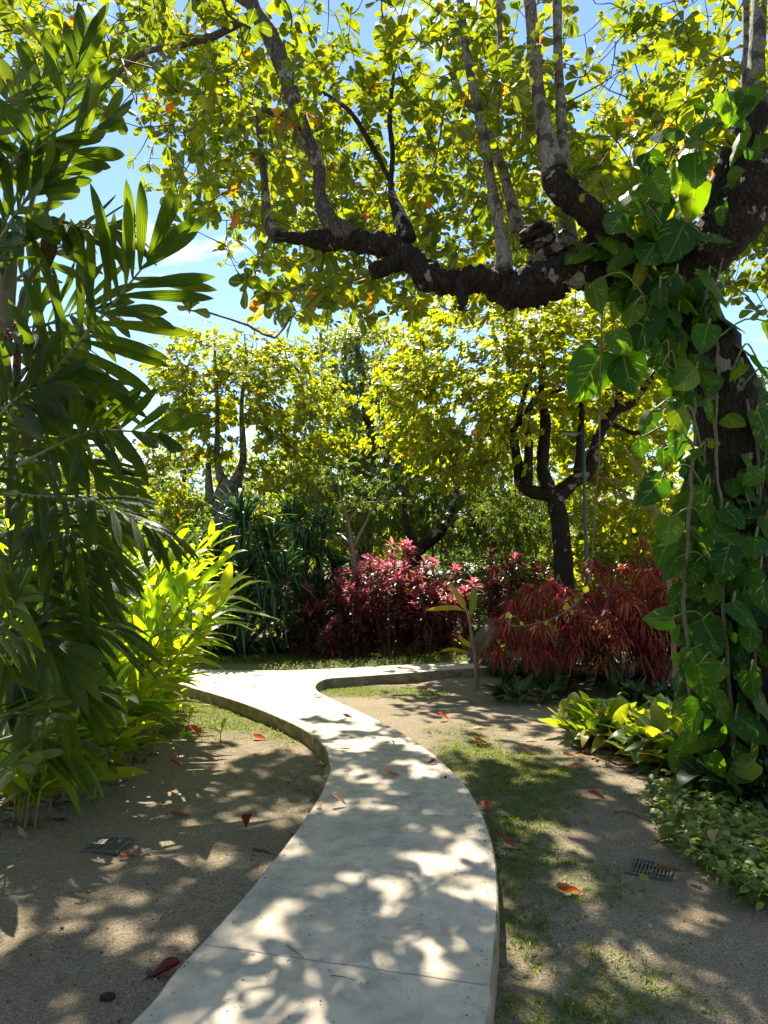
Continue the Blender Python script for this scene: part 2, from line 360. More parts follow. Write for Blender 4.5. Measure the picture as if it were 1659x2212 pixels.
def ground_mat():
    k = NT('sandy_soil'); tc = k.n('ShaderNodeTexCoord'); ob = tc.outputs['Object']
    vo = k.n('ShaderNodeTexVoronoi'); vo.inputs['Scale'].default_value = 170; k.l(ob, vo.inputs['Vector'])
    hs = k.n('ShaderNodeSeparateColor'); k.l(vo.outputs['Color'], hs.inputs[0])
    col = k.ramp(hs.outputs[0], [(0, (.13, .1, .065)), (.3, (.26, .205, .135)), (.7, (.34, .275, .185)), (1, (.5, .43, .31))])
    big = k.noise(ob, .8, 4, .6)
    col = k.mix(k.ramp(big, [(.35, (.0, .0, .0)), (.7, (.55, .55, .55))]), col, (.22, .165, .105), 'MIX')
    col = k.mix(k.math('MULTIPLY', k.noise(ob, 7, 4, .65), .5), col, (.62, .6, .55), 'SOFT_LIGHT')
    ga = k.n('ShaderNodeAttribute'); ga.attribute_name = 'grass'
    gm = k.math('MULTIPLY', k.ramp(k.math('ADD', k.math('MULTIPLY', k.noise(ob, 4.5, 5, .7), .75), k.math('MULTIPLY', ga.outputs['Fac'], .42)), [(.44, (0, 0, 0)), (.74, (1, 1, 1))]), .68)
    col = k.mix(gm, col, k.ramp(k.noise(ob, 55, 3), [(.35, (.07, .085, .028)), (.7, (.15, .155, .055))]))
    pb = k.n('ShaderNodeBsdfPrincipled'); k.l(col, pb.inputs['Base Color']); pb.inputs['Roughness'].default_value = .95
    pb.inputs['Specular IOR Level'].default_value = .1
    h = k.math('ADD', k.math('MULTIPLY', vo.outputs['Distance'], -.8), k.math('MULTIPLY', k.noise(ob, 30, 4), 1.2))
    h = k.math('ADD', h, k.math('MULTIPLY', k.noise(ob, 5, 4, .6), 2.6))
    k.l(k.bump(h, .9, .014), pb.inputs['Normal']); k.l(pb.outputs[0], k.out.inputs[0]); return k.m
M['concrete'] = concrete_mat(); M['kerb'] = kerb_mat(); M['soil'] = ground_mat()

# ------------------------------------------------------------------ path outline
PT = .15
left_uv = [(285, 2212), (385, 2095), (505, 1965), (600, 1850), (660, 1770), (697, 1710), (713, 1665), (712, 1635), (698, 1608), (660, 1577), (600, 1548), (540, 1524), (480, 1504), (420, 1487), (370, 1476)]
far_uv = [(370, 1443), (470, 1447), (570, 1448.5), (680, 1446), (780, 1441), (900, 1434.5), (1030, 1428)]
near_uv = [(1032, 1443), (900, 1452), (790, 1460), (715, 1465)]
bend_uv = [(692, 1471), (681, 1480), (684, 1491), (704, 1504), (745, 1523), (805, 1551), (865, 1582), (922, 1620), (970, 1661), (1010, 1706), (1040, 1760), (1060, 1820), (1070, 1885), (1072, 1955), (1067, 2030), (1059, 2110), (1047, 2212)]
Lp = np.array([G(u, v, PT)[:2] for u, v in left_uv]); Fp = np.array([G(u, v, PT)[:2] for u, v in far_uv])
Np = np.array([G(u, v, PT)[:2] for u, v in near_uv]); Bp = np.array([G(u, v, PT)[:2] for u, v in bend_uv])
Lp = np.vstack([[-1.55, .9], [-1.25, 1.75], Lp, [-5.2, 12.1], [-8, 12.6]])
Fp = np.vstack([[-8, 14.4], [-5.2, 13.6], Fp, [4.2, 15.0], [7, 16.2]])
Np = np.vstack([[7.3, 14.9], [4.4, 13.7], Np])
Bp = np.vstack([Bp, [.1, 1.75], [-.25, .9]])
def c2(p, per=6):
    return catmull(np.c_[p, np.zeros(len(p))], per)[:, :2]
edge = np.vstack([c2(Lp), c2(Fp), c2(np.vstack([Np, Bp]))])
def inside(poly, x, y):
    x = np.asarray(x); y = np.asarray(y); c = np.zeros(x.shape, bool); n = len(poly); j = n - 1
    for i in range(n):
        xi, yi = poly[i]; xj, yj = poly[j]
        cond = ((yi > y) != (yj > y)) & (x < (xj - xi) * (y - yi) / (yj - yi + 1e-12) + xi); c ^= cond; j = i
    return c
def dist_edge(x, y):
    q = np.stack([x, y], -1)[:, None]; a = edge[None]; b = np.roll(edge, -1, 0)[None]; ab = b - a
    t = np.clip(np.sum((q - a) * ab, -1) / np.maximum(np.sum(ab * ab, -1), 1e-9), 0, 1)
    return np.min(np.linalg.norm(q - a - t[..., None] * ab, axis=-1), 1)
import bmesh
def make_path():
    bm = bmesh.new(); n = len(edge)
    top = [bm.verts.new((x, y, PT)) for x, y in edge]
    f = bm.faces.new(top)
    if f.normal.z < 0: f.normal_flip()
    f.normal_update()
    bmesh.ops.triangulate(bm, faces=[f])
    me = bpy.data.meshes.new('path'); bm.to_mesh(me); bm.free(); me.materials.append(M['concrete'])
    o = bpy.data.objects.new('path', me); COL.objects.link(o); kind(o, 'structure')
    # rounded arris and vertical face: profile rings offset outwards by a few millimetres
    tan = unit(np.roll(edge, -1, 0) - np.roll(edge, 1, 0)); out = np.c_[tan[:, 1], -tan[:, 0]]
    area = np.sum(edge[:, 0] * np.roll(edge[:, 1], -1) - np.roll(edge[:, 0], -1) * edge[:, 1])
    if area < 0: out = -out
    rings = [(0, PT), (.006, PT - .002), (.01, PT - .008), (.012, PT - .03), (.016, -.08)]
    V = np.vstack([np.c_[edge + out * a, np.full(n, z)] for a, z in rings])
    i, j = np.meshgrid(np.arange(len(rings) - 1), np.arange(n), indexing='ij'); j2 = (j + 1) % n
    Q = np.stack([i * n + j, (i + 1) * n + j, (i + 1) * n + j2, i * n + j2], -1).reshape(-1, 4)
    if area < 0: Q = Q[:, ::-1]
    build('kerb_face', V, Q, M['kerb'], o)
    # construction joints, thin dark lines across the slab
    def joint(a, b):
        bg = Bag(); a = G(*a, PT); b = G(*b, PT); m = np.linspace(0, 1, 14)[:, None]
        c = a * (1 - m) + b * m + np.c_[rng.normal(0, .002, (14, 2)), np.zeros(14)]
        nn = unit(np.array([-(b - a)[1], (b - a)[0], 0])) * .0025
        V = np.vstack([c - nn, c + nn]); V[:, 2] = PT + .002
        q = np.array([[k, k + 1, k + 15, k + 14] for k in range(13)]); bg.add(V, q); bg.build('construction_joint', M['joint'], o)
    joint((668, 1761), (1038, 1762)); joint((440, 2040), (1050, 2128)); joint((711, 1628), (922, 1622))
    return o
M['joint'] = plain_mat('joint_line', (.37, .325, .255), .9, .3, 50)
make_path()

# ------------------------------------------------------------------ ground sheet
def gblob(x, y, c, r, a): return a * np.exp(-(((x - c[0]) / r[0]) ** 2 + ((y - c[1]) / r[1]) ** 2))
def grass_f(x, y):
    g = np.zeros_like(x)
    for (u, v, rx, ry, a) in [(450, 1510, .9, 1.5, 1.5), (520, 1545, .7, 1.0, 1.1), (400, 1560, .6, 1.2, .8), (760, 1492, .9, .5, 1.5), (900, 1500, .8, .6, .6), (640, 1590, .5, .6, .7),
                              (1010, 1640, .45, .8, 1.0), (1080, 1680, .5, .7, .9), (1150, 1650, .6, .6, .7), (1000, 1580, .5, .6, .6), (1120, 1760, .4, .6, .7), (1230, 1700, .5, .6, .5), (1100, 1880, .2, .45, 1.0), (1250, 1900, .35, .4, .8),
                              (1110, 1990, .15, .3, .9), (1090, 1800, .2, .4, .9), (1300, 2080, .4, .3, .5), (1200, 2190, .3, .2, .9), (1390, 2170, .3, .2, .5), (640, 1690, .5, .5, .4)]:
        p = G(u, v); g = g + gblob(x, y, p, (rx, ry), a)
    g = g + np.clip((y - 14.6) / .6, 0, 1) * 1.4
    return np.clip(g, 0, 1.6)
def gz(x, y):
    return .010 * np.sin(x * 1.7 + 1) * np.cos(y * 1.3) + .007 * np.sin(x * 4.1 + y * 2.3) + .004 * np.sin(x * 9.3 - y * 7.7) + .0025 * np.sin(x * 23 + 2) * np.sin(y * 21)
gx = np.concatenate([-np.geomspace(300, 7.2, 20), np.arange(-7, 7.001, .08), np.geomspace(7.2, 300, 20)])
gy = np.concatenate([-np.geomspace(100, 1.2, 14), np.arange(-1, 17.001, .08), np.geomspace(17.3, 400, 24)])
XX, YY = np.meshgrid(gx, gy, indexing='xy')
ZZ = gz(XX, YY) * (np.abs(XX) < 8)
nx, ny = len(gx), len(gy)
i, j = np.meshgrid(np.arange(ny - 1), np.arange(nx - 1), indexing='ij')
Q = np.stack([i * nx + j, i * nx + j + 1, (i + 1) * nx + j + 1, (i + 1) * nx + j], -1).reshape(-1, 4)
go = build('ground', np.stack([XX, YY, ZZ], -1).reshape(-1, 3), Q, M['soil'], attrs={'grass': grass_f(XX.ravel(), YY.ravel())})
kind(go, 'structure')

# grit and small stones scattered on the soil
def scatter(n, x0, x1, y0, y1, margin=.03):
    x = rng.uniform(x0, x1, n); y = rng.uniform(y0, y1, n) if y1 - y0 < 3 else y0 + (y1 - y0) * rng.random(n) ** 1.5
    ok = ~inside(edge, x, y); x, y = x[ok], y[ok]
    ok = dist_edge(x, y) > margin
    return x[ok], y[ok]
x, y = scatter(5200, -3.2, 3.2, 1.9, 8.5)
s = rng.uniform(.002, .006, len(x)) * np.where(rng.random(len(x)) < .03, 2.2, 1)
oct8 = np.array([[-1, -1, -.6], [1, -1, -.6], [1, 1, -.6], [-1, 1, -.6], [-.6, -.6, .7], [.7, -.5, .6], [.6, .7, .6], [-.6, .5, .8]])
V = oct8[None] * s[:, None, None] * rng.uniform(.6, 1.4, (len(x), 8, 3)) + np.stack([x, y, gz(x, y) + s * .3], -1)[:, None]
fq = np.array([[0, 3, 2, 1], [4, 5, 6, 7], [0, 1, 5, 4], [1, 2, 6, 5], [2, 3, 7, 6], [3, 0, 4, 7]])
Q = (fq[None] + (np.arange(len(x)) * 8)[:, None, None]).reshape(-1, 4)
kg = NT('grit'); a_ = kg.n('ShaderNodeAttribute'); a_.attribute_name = 'rnd'
pb = kg.n('ShaderNodeBsdfPrincipled'); kg.l(kg.ramp(a_.outputs['Fac'], [(0, (.07, .055, .04)), (.5, (.26, .21, .15)), (1, (.48, .42, .33))]), pb.inputs['Base Color']); pb.inputs['Roughness'].default_value = .9
kg.l(pb.outputs[0], kg.out.inputs[0]); M['grit'] = kg.m
px_ = rng.uniform(-2.5, 1.4, 9000); py_ = rng.uniform(1.9, 9, 9000); ok = inside(edge, px_, py_); px_, py_ = px_[ok], py_[ok]; de_ = dist_edge(px_, py_)
ok = (rng.random(len(px_)) < np.where(de_ < .12, .55, .06)); px_, py_ = px_[ok], py_[ok]; s2 = rng.uniform(.0015, .0042, len(px_))
V2 = oct8[None] * s2[:, None, None] * rng.uniform(.6, 1.4, (len(px_), 8, 3)) + np.stack([px_, py_, PT + s2 * .5], -1)[:, None]
V = np.concatenate([V, V2]); x = np.concatenate([x, px_]); Q = (fq[None] + (np.arange(len(x)) * 8)[:, None, None]).reshape(-1, 4)
o = build('gravel', V.reshape(-1, 3), Q, M['grit'], rnd=np.repeat(rng.random(len(x)), 8)); kind(o, 'stuff', 'loose grit and small stones on the sandy soil', 'gravel')

# grass tufts
def grass_stuff(name, label, n, x0, x1, y0, y1, h, thresh=.25, zone=None, blades=4, wid=.005):
    x = rng.uniform(x0, x1, n); y = rng.uniform(y0, y1, n)
    g = grass_f(x, y) * (.6 + .8 * (np.sin(x * 5.1 + np.sin(y * 3.7) * 2) * np.cos(y * 4.3 + x) > -.1))
    ok = (rng.random(n) < np.clip(g - thresh, 0, 1)) & ~inside(edge, x, y)
    x, y = x[ok], y[ok]
    ok = dist_edge(x, y) > .025
    x, y = np.repeat(x[ok], blades), np.repeat(y[ok], blades)
    x = x + rng.normal(0, .012, len(x)); y = y + rng.normal(0, .012, len(y))
    b = Bag(); ax = unit(np.stack([rng.normal(0, .5, len(x)), rng.normal(0, .5, len(x)), np.ones(len(x))], -1))
    spread_leaves(b, np.stack([x, y, gz(x, y) - .004], -1), ax, rand_dir(len(x)), rng.uniform(.4, 1.2, len(x)) * h, wid, LANCE_S, droop=rng.uniform(.1, .6, len(x)))
    o = b.build(name, M['grass']); kind(o, 'stuff', label, 'grass'); return o
grass_stuff('grass', 'thin short grass growing in patches on the sandy soil', 70000, -4.5, 4, 1.9, 12.5, .05, blades=5, wid=.007, thresh=.3)
grass_stuff('lawn_grass', 'shaded lawn grass beyond the far path', 30000, -6, 3, 14.3, 18, .07, wid=.008)

# ------------------------------------------------------------------ main almond tree
def PP(l): return [P(*q) for q in l]
def px(w, d): return w * d / F / 2
tree = thing('almond_tree', 'big dark sea almond tree with vine-wrapped trunk and a low limb arching over the path', 'tree', G(1610, 1712))
b = Bag()
addtube(b, PP([(1622, 1760, 6.0), (1620, 1560, 6.0), (1608, 1300, 6.05), (1598, 1080, 6.1), (1572, 900, 6.15), (1515, 770, 6.2), (1455, 680, 6.25), (1440, 600, 6.3)]),
        [.40, .31, .29, .285, .30, .33, .36, .22], n=22, per=7, rough=.05)
b.build('trunk', M['bark_dark'], tree)
limb_nodes = []
def limb(pts, widths, mat='bark_dark', rough=.07, n=14, per=7):
    p = PP(pts); b = Bag()
    addtube(b, p, [px(w, q[2]) for w, q in zip(widths, pts)], n=n, per=per, rough=rough)
    limb_nodes.append(catmull(p, 8)); return b.build('limb', M[mat], tree)
limb([(1450, 640, 6.25), (1370, 600, 6.2), (1290, 575, 6.1), (1215, 590, 6.05), (1150, 620, 6.0), (1100, 628, 6.0), (1040, 605, 6.0), (985, 610, 6.05), (930, 600, 6.1), (880, 556, 6.2), (830, 530, 6.3), (760, 522, 6.4), (700, 520, 6.5), (640, 515, 6.6), (600, 512, 6.7)],
     [145, 120, 96, 90, 86, 74, 58, 53, 60, 57, 54, 36, 43, 26, 18], n=22, per=9, rough=.13)
limb([(800, 590, 6.2), (830, 578, 6.2), (880, 560, 6.2)], [30, 42, 40])                                        # broken stub
limb([(1180, 560, 6.1), (1160, 510, 6.05), (1152, 482, 6.0)], [80, 66, 46], rough=.2)                                  # hollow knob
limb([(995, 610, 6.0), (1000, 645, 5.95), (996, 668, 5.9)], [40, 26, 12])
limb([(1410, 640, 6.1), (1350, 560, 5.95), (1300, 490, 5.8), (1250, 440, 5.75), (1205, 400, 5.75), (1195, 350, 5.8)], [90, 70, 66, 60, 66, 50])
limb([(1200, 372, 5.78), (1180, 300, 5.8), (1160, 180, 5.9), (1150, 60, 6.0), (1138, -60, 6.1), (1130, -260, 6.3)], [65.0, 39.6, 32.7, 29.2, 27.5, 22.4], 'bark_pale', .04)
limb([(1212, 380, 5.85), (1215, 300, 5.9), (1206, 150, 6.0), (1203, 0, 6.1), (1200, -200, 6.3)], [50.0, 24.1, 22.4, 21.5, 17.2], 'bark_pale', .04)
limb([(1222, 560, 6.2), (1222, 480, 6.4), (1218, 420, 6.5)], [75.0, 37.8, 29.2], 'bark_pale', .04)
limb([(1090, 590, 6.0), (1082, 510, 6.05), (1062, 400, 6.15), (1045, 300, 6.25), (1020, 180, 6.4), (1000, 60, 6.6), (985, -120, 6.9)], [45.0, 27.5, 24.1, 24.1, 20.6, 18.9, 15.5], 'bark_pale', .05)
limb([(1120, 500, 7.2), (1090, 380, 7.3), (1055, 270, 7.4), (1080, 150, 7.6), (1075, -60, 8)], [37.5, 22.4, 20.6, 15.5, 12.0], 'bark_pale', .05)
limb([(880, 520, 6.2), (865, 470, 6.2), (845, 410, 6.2), (848, 330, 6.25), (842, 260, 6.3), (850, 160, 6.5)], [46, 36, 14, 12, 11, 8])
limb([(848, 400, 6.2), (800, 310, 6.3), (755, 240, 6.4), (700, 200, 6.6)], [12, 12, 11, 7])
limb([(760, 520, 6.4), (712, 475, 6.5), (690, 420, 6.55), (688, 360, 6.6), (655, 280, 6.7), (625, 190, 6.85), (590, 90, 7.0), (545, 10, 7.2), (500, -120, 7.5)], [56, 44, 30, 28, 34, 36, 40, 34, 26], 'bark_mid', .05)
limb([(662, 290, 6.7), (620, 255, 6.6), (565, 235, 6.5)], [24, 20, 12], 'bark_mid', .05)
limb([(600, 512, 6.7), (578, 480, 6.75), (572, 400, 6.8), (562, 310, 6.9), (555, 250, 7.0)], [34, 26, 17, 15, 8], 'bark_mid', .05)
limb([(548, 30, 7.2), (470, 75, 7.4), (400, 95, 7.7), (300, 120, 8.1), (215, 205, 8.5), (150, 300, 9)], [20, 17, 15, 12, 9, 5], 'bark_mid', .05)
limb([(545, 10, 7.2), (420, -60, 8), (250, -80, 9), (60, -60, 10)], [26, 22, 16, 10], 'bark_mid', .05)
limb([(1450, 640, 6.2), (1510, 560, 6.1), (1590, 480, 5.95), (1650, 400, 5.85), (1740, 290, 5.8), (1850, 120, 5.8)], [130, 118, 112, 106, 96, 80], n=18)
limb([(1560, 520, 6.4), (1570, 420, 6.5), (1600, 320, 6.5), (1638, 240, 6.55)], [90, 80, 84, 60])
limb([(1630, 250, 6.55), (1634, 130, 6.7), (1640, 0, 6.9), (1640, -200, 7.2)], [57.5, 36.1, 34.4, 25.8], 'bark_pale', .04)
limb([(1608, 290, 6.8), (1610, 150, 7.0), (1612, -60, 7.3)], [30.0, 17.2, 13.8], 'bark_pale', .04)
limb([(1840, 130, 5.8), (1800, -150, 7), (1700, -300, 9)], [60, 46, 30], 'bark_mid', .05)

# how open the crown is along the sun's direction: gaps let patches of sun reach the path
SUN_EL, SUN_AZ = R(50), R(-8)
def sun_foot(p, z=0.0):
    k = (p[2] - z) / math.tan(SUN_EL); return p[0] - math.sin(SUN_AZ) * k, p[1] - math.cos(SUN_AZ) * k
low_c = G(1400, 1640); cov_c = G(1560, 1800)
def openness(p):
    x, y = sun_foot(p)
    if y > 7.9 - .25 * abs(x - .3): return .9
    if abs(x + 2.3) < .9 and 4.6 < y < 8: return .9
    gx_, gy_ = sun_foot(p, .1)
    if abs(gx_ - cov_c[0]) < .6 and abs(gy_ - cov_c[1]) < .6: return .8
    xl, yl = sun_foot(p, .4)
    if abs(xl - low_c[0]) < .75 and abs(yl - low_c[1]) < .6: return .9
    n = math.sin(x * 7.3 + 1.3 * math.sin(y * 2.9)) * math.sin(y * 6.2 + 1.7 * math.sin(x * 3.4) + .8) + .35 * math.sin(x * 2.6 - y * 2.1 + 2)
    thr = -.12 + .3 * (y < 3.6) * (x < -.7) + .1 * (x > .9)
    return .93 if n > thr else .5
# twig tips through the crown, with the gap of open sky the photo shows
vl_u = [-700, 0, 180, 230, 330, 480, 545, 640, 700, 760, 900, 1000, 1250, 1700, 2400]
vl_v = [330, 150, 150, 170, 430, 470, 600, 670, 690, 640, 610, 640, 600, 640, 600]
gapA = np.array([(205, 175), (300, 165), (345, 200), (335, 330), (380, 470), (470, 480), (520, 500), (470, 640), (200, 640)])
gapB = np.array([(1240, 0), (1330, -10), (1330, 120), (1300, 200), (1255, 160)])
gapC = np.array([(590, 560), (800, 580), (900, 640), (760, 650), (640, 600)])
def crown_tips(n, dmin, dmax):
    out = []; q_ = None
    while len(out) < n:
        u = rng.uniform(-500, 2250); v = rng.uniform(-560, 700); d = dmin + (dmax - dmin) * rng.random() ** .8
        if v > np.interp(u, vl_u, vl_v) + rng.normal(0, 14): continue
        if inside(gapA, u, v) and rng.random() > .012: continue
        if inside(gapB, u, v) and rng.random() > .15: continue
        if inside(gapC, u, v) and rng.random() > .35: continue
        p = P(u, v, d)
        if d > 14.8 + max(0, (u - 1000) * .006): continue
        if p[2] > 10.8 or p[2] < 3.7 or abs(p[0] - .5) > 8: continue
        if v < -20 and rng.random() > .3: continue
        if d < 6.9 and 560 < u < 1560 and abs(v - np.interp(u, [640, 700, 830, 930, 1100, 1215, 1300, 1560], [515, 520, 530, 600, 628, 590, 560, 500])) < 75 and rng.random() > .06: continue
        if v > 380 and d < 6.2 and rng.random() > .35: continue
        for q_ in [p] + [p + rng.normal(0, .3, 3) * [1, 1, .7] for _ in range(3)]:
            if rng.random() > openness(q_): out.append(q_)
    return np.array(out)
tips = np.vstack([crown_tips(1350, 5.4, 10), crown_tips(3200, 10, 17.5)])
# spray of leaves hanging under and around the low limb
hang = np.array([P(rng.uniform(560, 900), rng.uniform(600, 690), rng.uniform(6.2, 8)) for _ in range(36)])
over = np.array([[rng.uniform(-6, 7), rng.uniform(-7, 4.5), rng.uniform(6, 9.5)] for _ in range(520)])   # unseen tips added above and behind the viewer to block sky light
over = over[[not (1.2 < sun_foot(p)[1] < 9) for p in over]]
tips = np.vstack([tips, hang, over])
def grow(tips, nodes, bagt, r0=.004, kmax=16, step=.35, wob=.06):
    """connects every tip to the nearest wood already there, nearest tips first"""
    nodes = np.asarray(nodes); N = np.zeros((len(nodes) + len(tips) * kmax, 3)); N[:len(nodes)] = nodes; n = len(nodes)
    dd = np.array([np.min(np.sum((nodes - t) ** 2, 1)) for t in tips]); dirs = np.zeros_like(tips)
    for i in np.argsort(dd):
        t = tips[i]; j = np.argmin(np.sum((N[:n] - t) ** 2, 1)); a = N[j]
        L = np.linalg.norm(t - a); k = max(2, min(kmax, int(L / step) + 2))
        w = np.linspace(0, 1, k)[:, None]
        c = a * (1 - w) + t * w + rng.normal(0, wob, (k, 3)) * np.minimum(L, 1) * (w > 0) * (w < 1) - np.array([0, 0, .1 * min(L, 1.5)]) * 4 * w * (1 - w)
        r = r0 * (1 + 2.2 * min(L, 3)) * (1 - .55 * w[:, 0]) 
        V, Q, U = tube(c, r, n=4, per=2); bagt.add(V, Q, U)
        N[n:n + k - 1] = c[1:]; n += k - 1; dirs[i] = unit(c[-1] - c[-2])
    return dirs
tw = Bag(); dirs = grow(tips, np.vstack(limb_nodes), tw)
tw.build('twigs', M['twig'], tree)
def rosettes(bag, tips, dirs, per, L0, wr, tpl, droop=(.05, .35), up=.5, red=0.0):
    B = []; A = []; Nn = []; Ls = []; Rn = []
    for p, d in zip(tips, dirs):
        m = rng.integers(per[0], per[1] + 1); c = unit(d * .5 + np.array([0, 0, up]) + rng.normal(0, .25, 3))
        e1 = unit(np.cross(c, [.3, .9, .1])); e2 = np.cross(c, e1); ph = rng.random() * 6.28; tone = rng.random(); rs = rng.uniform(.7, 1.2)
        for q in range(m):
            a = ph + q * 2.4; tilt = rng.uniform(.15, .75)
            ax = unit((e1 * math.cos(a) + e2 * math.sin(a)) * (1 - tilt * .4) + c * tilt * .9 + rng.normal(0, .12, 3))
            B.append(p + c * rng.uniform(-.05, .02)); A.append(ax); Nn.append(c + rng.normal(0, .25, 3)); Ls.append(L0 * rs * rng.uniform(.55, 1.15))
            Rn.append(np.clip(tone * .55 + rng.random() * .42, 0, .955) if rng.random() > red else rng.uniform(.96, 1))
    Ls = np.array(Ls); n = len(Ls)
    spread_leaves(bag, np.array(B), np.array(A), np.array(Nn), Ls, Ls * wr * rng.uniform(.85, 1.15, n), tpl, droop=rng.uniform(*droop, n), rnd=np.array(Rn), fold=.3, wave=.05)
cr = Bag(); rosettes(cr, tips, dirs, (5, 9), .205, .55, OBOV, red=.014)
cr.build('crown', M['almond'], tree)
print('crown leaves', cr.n // OBOV.n)

# ------------------------------------------------------------------ vine on the trunk
HEART = Tpl([(0, .25), (.05, .72), (.16, .98), (.32, 1.0), (.5, .9), (.66, .72), (.8, .48), (.91, .24), (1, .02)], 6)
def heart_mesh(seed):
    b = Bag(); t = HEART
    spread_leaves(b, np.zeros((1, 3)), [[0, 0, -1.0]], [[0, -1.0, 0]], 1.0, .78, t, droop=0, fold=-.22, wave=.035, curl=rng.uniform(.02, .2), rnd=rng.random())
    V = b.V[0]
    # heart lobes: pull the first rows back on either side of the stalk
    x = V[:, 0]; k = np.clip(1 - t.t / .3, 0, 1); V[:, 2] += k * np.abs(x) * .55
    return b
vine = thing('climbing_vine', 'giant pothos vine with big variegated leaves climbing the dark trunk at the right', 'vine', G(1590, 1716))
b = Bag()
for pts in ([(1500, 1560, 5.75), (1480, 1300, 5.72), (1490, 1100, 5.72), (1500, 900, 5.75), (1475, 760, 5.8), (1430, 640, 5.85), (1350, 540, 5.75)],
            [(1600, 1700, 5.65), (1570, 1400, 5.72), (1560, 1150, 5.74), (1545, 950, 5.78), (1552, 780, 5.85), (1540, 650, 5.95), (1560, 560, 5.9)],
            [(1640, 1600, 5.68), (1630, 1300, 5.74), (1640, 1000, 5.8), (1610, 860, 5.85)]):
    addtube(b, PP(pts), [.016, .015, .015, .014, .013, .012, .01][:len(pts)], n=7, per=6, rough=.05, jitter=.5)
b.build('stem', M['vine_stem'], vine)
hearts = [heart_mesh(i) for i in range(6)]
hm = []
vl = [(1300, 760, .5, 0), (1345, 760, .44, 1), (1405, 660, .4, 0), (1280, 610, .28, 0), (1480, 480, .42, 1), (1420, 520, .4, 0), (1530, 590, .42, 1), (1460, 590, .34, 0), (1250, 520, .3, 0), (1330, 470, .36, 0), (1270, 530, .3, 0), (1380, 400, .34, 0), (1500, 330, .34, 1), (1440, 280, .3, 0), (1520, 260, .3, 0), (1560, 200, .26, 0), (1400, 330, .3, 0)]
for v in range(640, 1740, 57):
    lo = np.interp(v, [640, 720, 800, 900, 1000, 1100, 1200, 1320, 1450, 1550, 1640, 1720], [1330, 1300, 1370, 1370, 1400, 1420, 1430, 1430, 1480, 1500, 1540, 1560])
    for q in range(4):
        u = lo + (1700 - lo) * (q + rng.random() * .9) / 4
        if 1540 < u < 1640 and 830 < v < 1000 and rng.random() < .8: continue
        if 1480 < u < 1580 and 640 < v < 800 and rng.random() < .55: continue
        vl.append((u, v + rng.uniform(-25, 25), rng.uniform(.17, .31), 0))
petb = Bag(); vcount = 0; extra = []
heart_me = []
for h in hearts:
    o_ = h.build('leaf', M['pothos'], None); heart_me.append(o_.data); bpy.data.objects.remove(o_)
def vine_leaf(u, v, L, parent):
    tcx = np.interp(v, [200, 500, 640, 760, 900, 1080, 1300, 1720], [1560, 1500, 1450, 1515, 1572, 1598, 1608, 1620]); d0 = 6.1
    k = np.clip((u - tcx) / 200, -1.3, 1.3)
    d = d0 - .46 + .28 * k * k + rng.uniform(-.14, .08) - (.12 if v > 1400 else 0)
    p = P(u, v, d)
    yaw = -k * .75 + rng.normal(0, .45); pit = rng.uniform(-.75, .12); roll = k * -.35 + rng.normal(0, .5)
    o = bpy.data.objects.new('leaf', heart_me[rng.integers(0, len(heart_me))]); COL.objects.link(o); o.parent = parent
    m = Matrix.Rotation(yaw * -1, 4, 'Z') @ Matrix.Rotation(pit, 4, 'X') @ Matrix.Rotation(roll, 4, 'Y')
    o.matrix_local = Matrix.Translation(Vector(p) - parent.location) @ m @ Matrix.Scale(L, 4)
    # stalk from the trunk to the leaf base
    q = P(np.clip(u, tcx - 60, tcx + 60), v + 40, d0 - .3)
    mid = (p + q) / 2 + np.array([0, -.05, .08 + .1 * rng.random()])
    addtube(petb, [q, mid, p], [.009, .008, .007], n=5, per=4)
    return o
vl = vl[:100] if len(vl) > 100 else vl
for u, v, L, _ in vl: vine_leaf(u, v, L, vine)
ib = Bag()
for _ in range(560):
    v = rng.uniform(600, 1760); tcx = np.interp(v, [200, 500, 640, 760, 900, 1080, 1300, 1720], [1560, 1500, 1450, 1515, 1572, 1598, 1608, 1620]); wl = np.interp(v, [600, 760, 1000, 1150, 1760], [120, 100, 115, 150, 145])
    u = tcx + rng.uniform(-1, 1.1) * wl
    if 1485 < u < 1640 and 640 < v < 1010 and rng.random() < .8: continue
    if 1540 < u < 1600 and v < 1150 and rng.random() < .5: continue
    k = (u - tcx) / 150; d = 6.1 - .33 + .3 * k * k + rng.uniform(-.05, .05); Lf = rng.uniform(.12, .26)
    h = hearts[rng.integers(0, 6)]; m = Matrix.Rotation(k * .75 + rng.normal(0, .5), 3, 'Z') @ Matrix.Rotation(rng.uniform(-.8, .1), 3, 'X') @ Matrix.Rotation(rng.normal(0, .6), 3, 'Y')
    ib.add(h.V[0] @ np.array(m).T * Lf + P(u, v, d), h.Q[0], h.U[0], np.full(len(h.V[0]), rng.random()))
for _ in range(100):      # leaves around the crotch and on the rising limbs
    u, v = [(rng.uniform(1310, 1560), rng.uniform(450, 650)), (rng.uniform(1380, 1640), rng.uniform(180, 460))][rng.random() < .3]
    Lf = rng.uniform(.2, .34); h = hearts[rng.integers(0, 6)]; m = Matrix.Rotation(rng.normal(0, .8), 3, 'Z') @ Matrix.Rotation(rng.uniform(-.9, .5), 3, 'X') @ Matrix.Rotation(rng.normal(0, .9), 3, 'Y')
    ib.add(h.V[0] @ np.array(m).T * Lf + P(u, v, rng.uniform(5.6, 6.6)), h.Q[0], h.U[0], np.full(len(h.V[0]), rng.random()))
il = ib.build('inner_leaves', M['pothos'], vine); il['kind'] = 'stuff'
petb.build('leaf_stalks', M['stem_green'], vine)
print('vine leaves', len(vl))
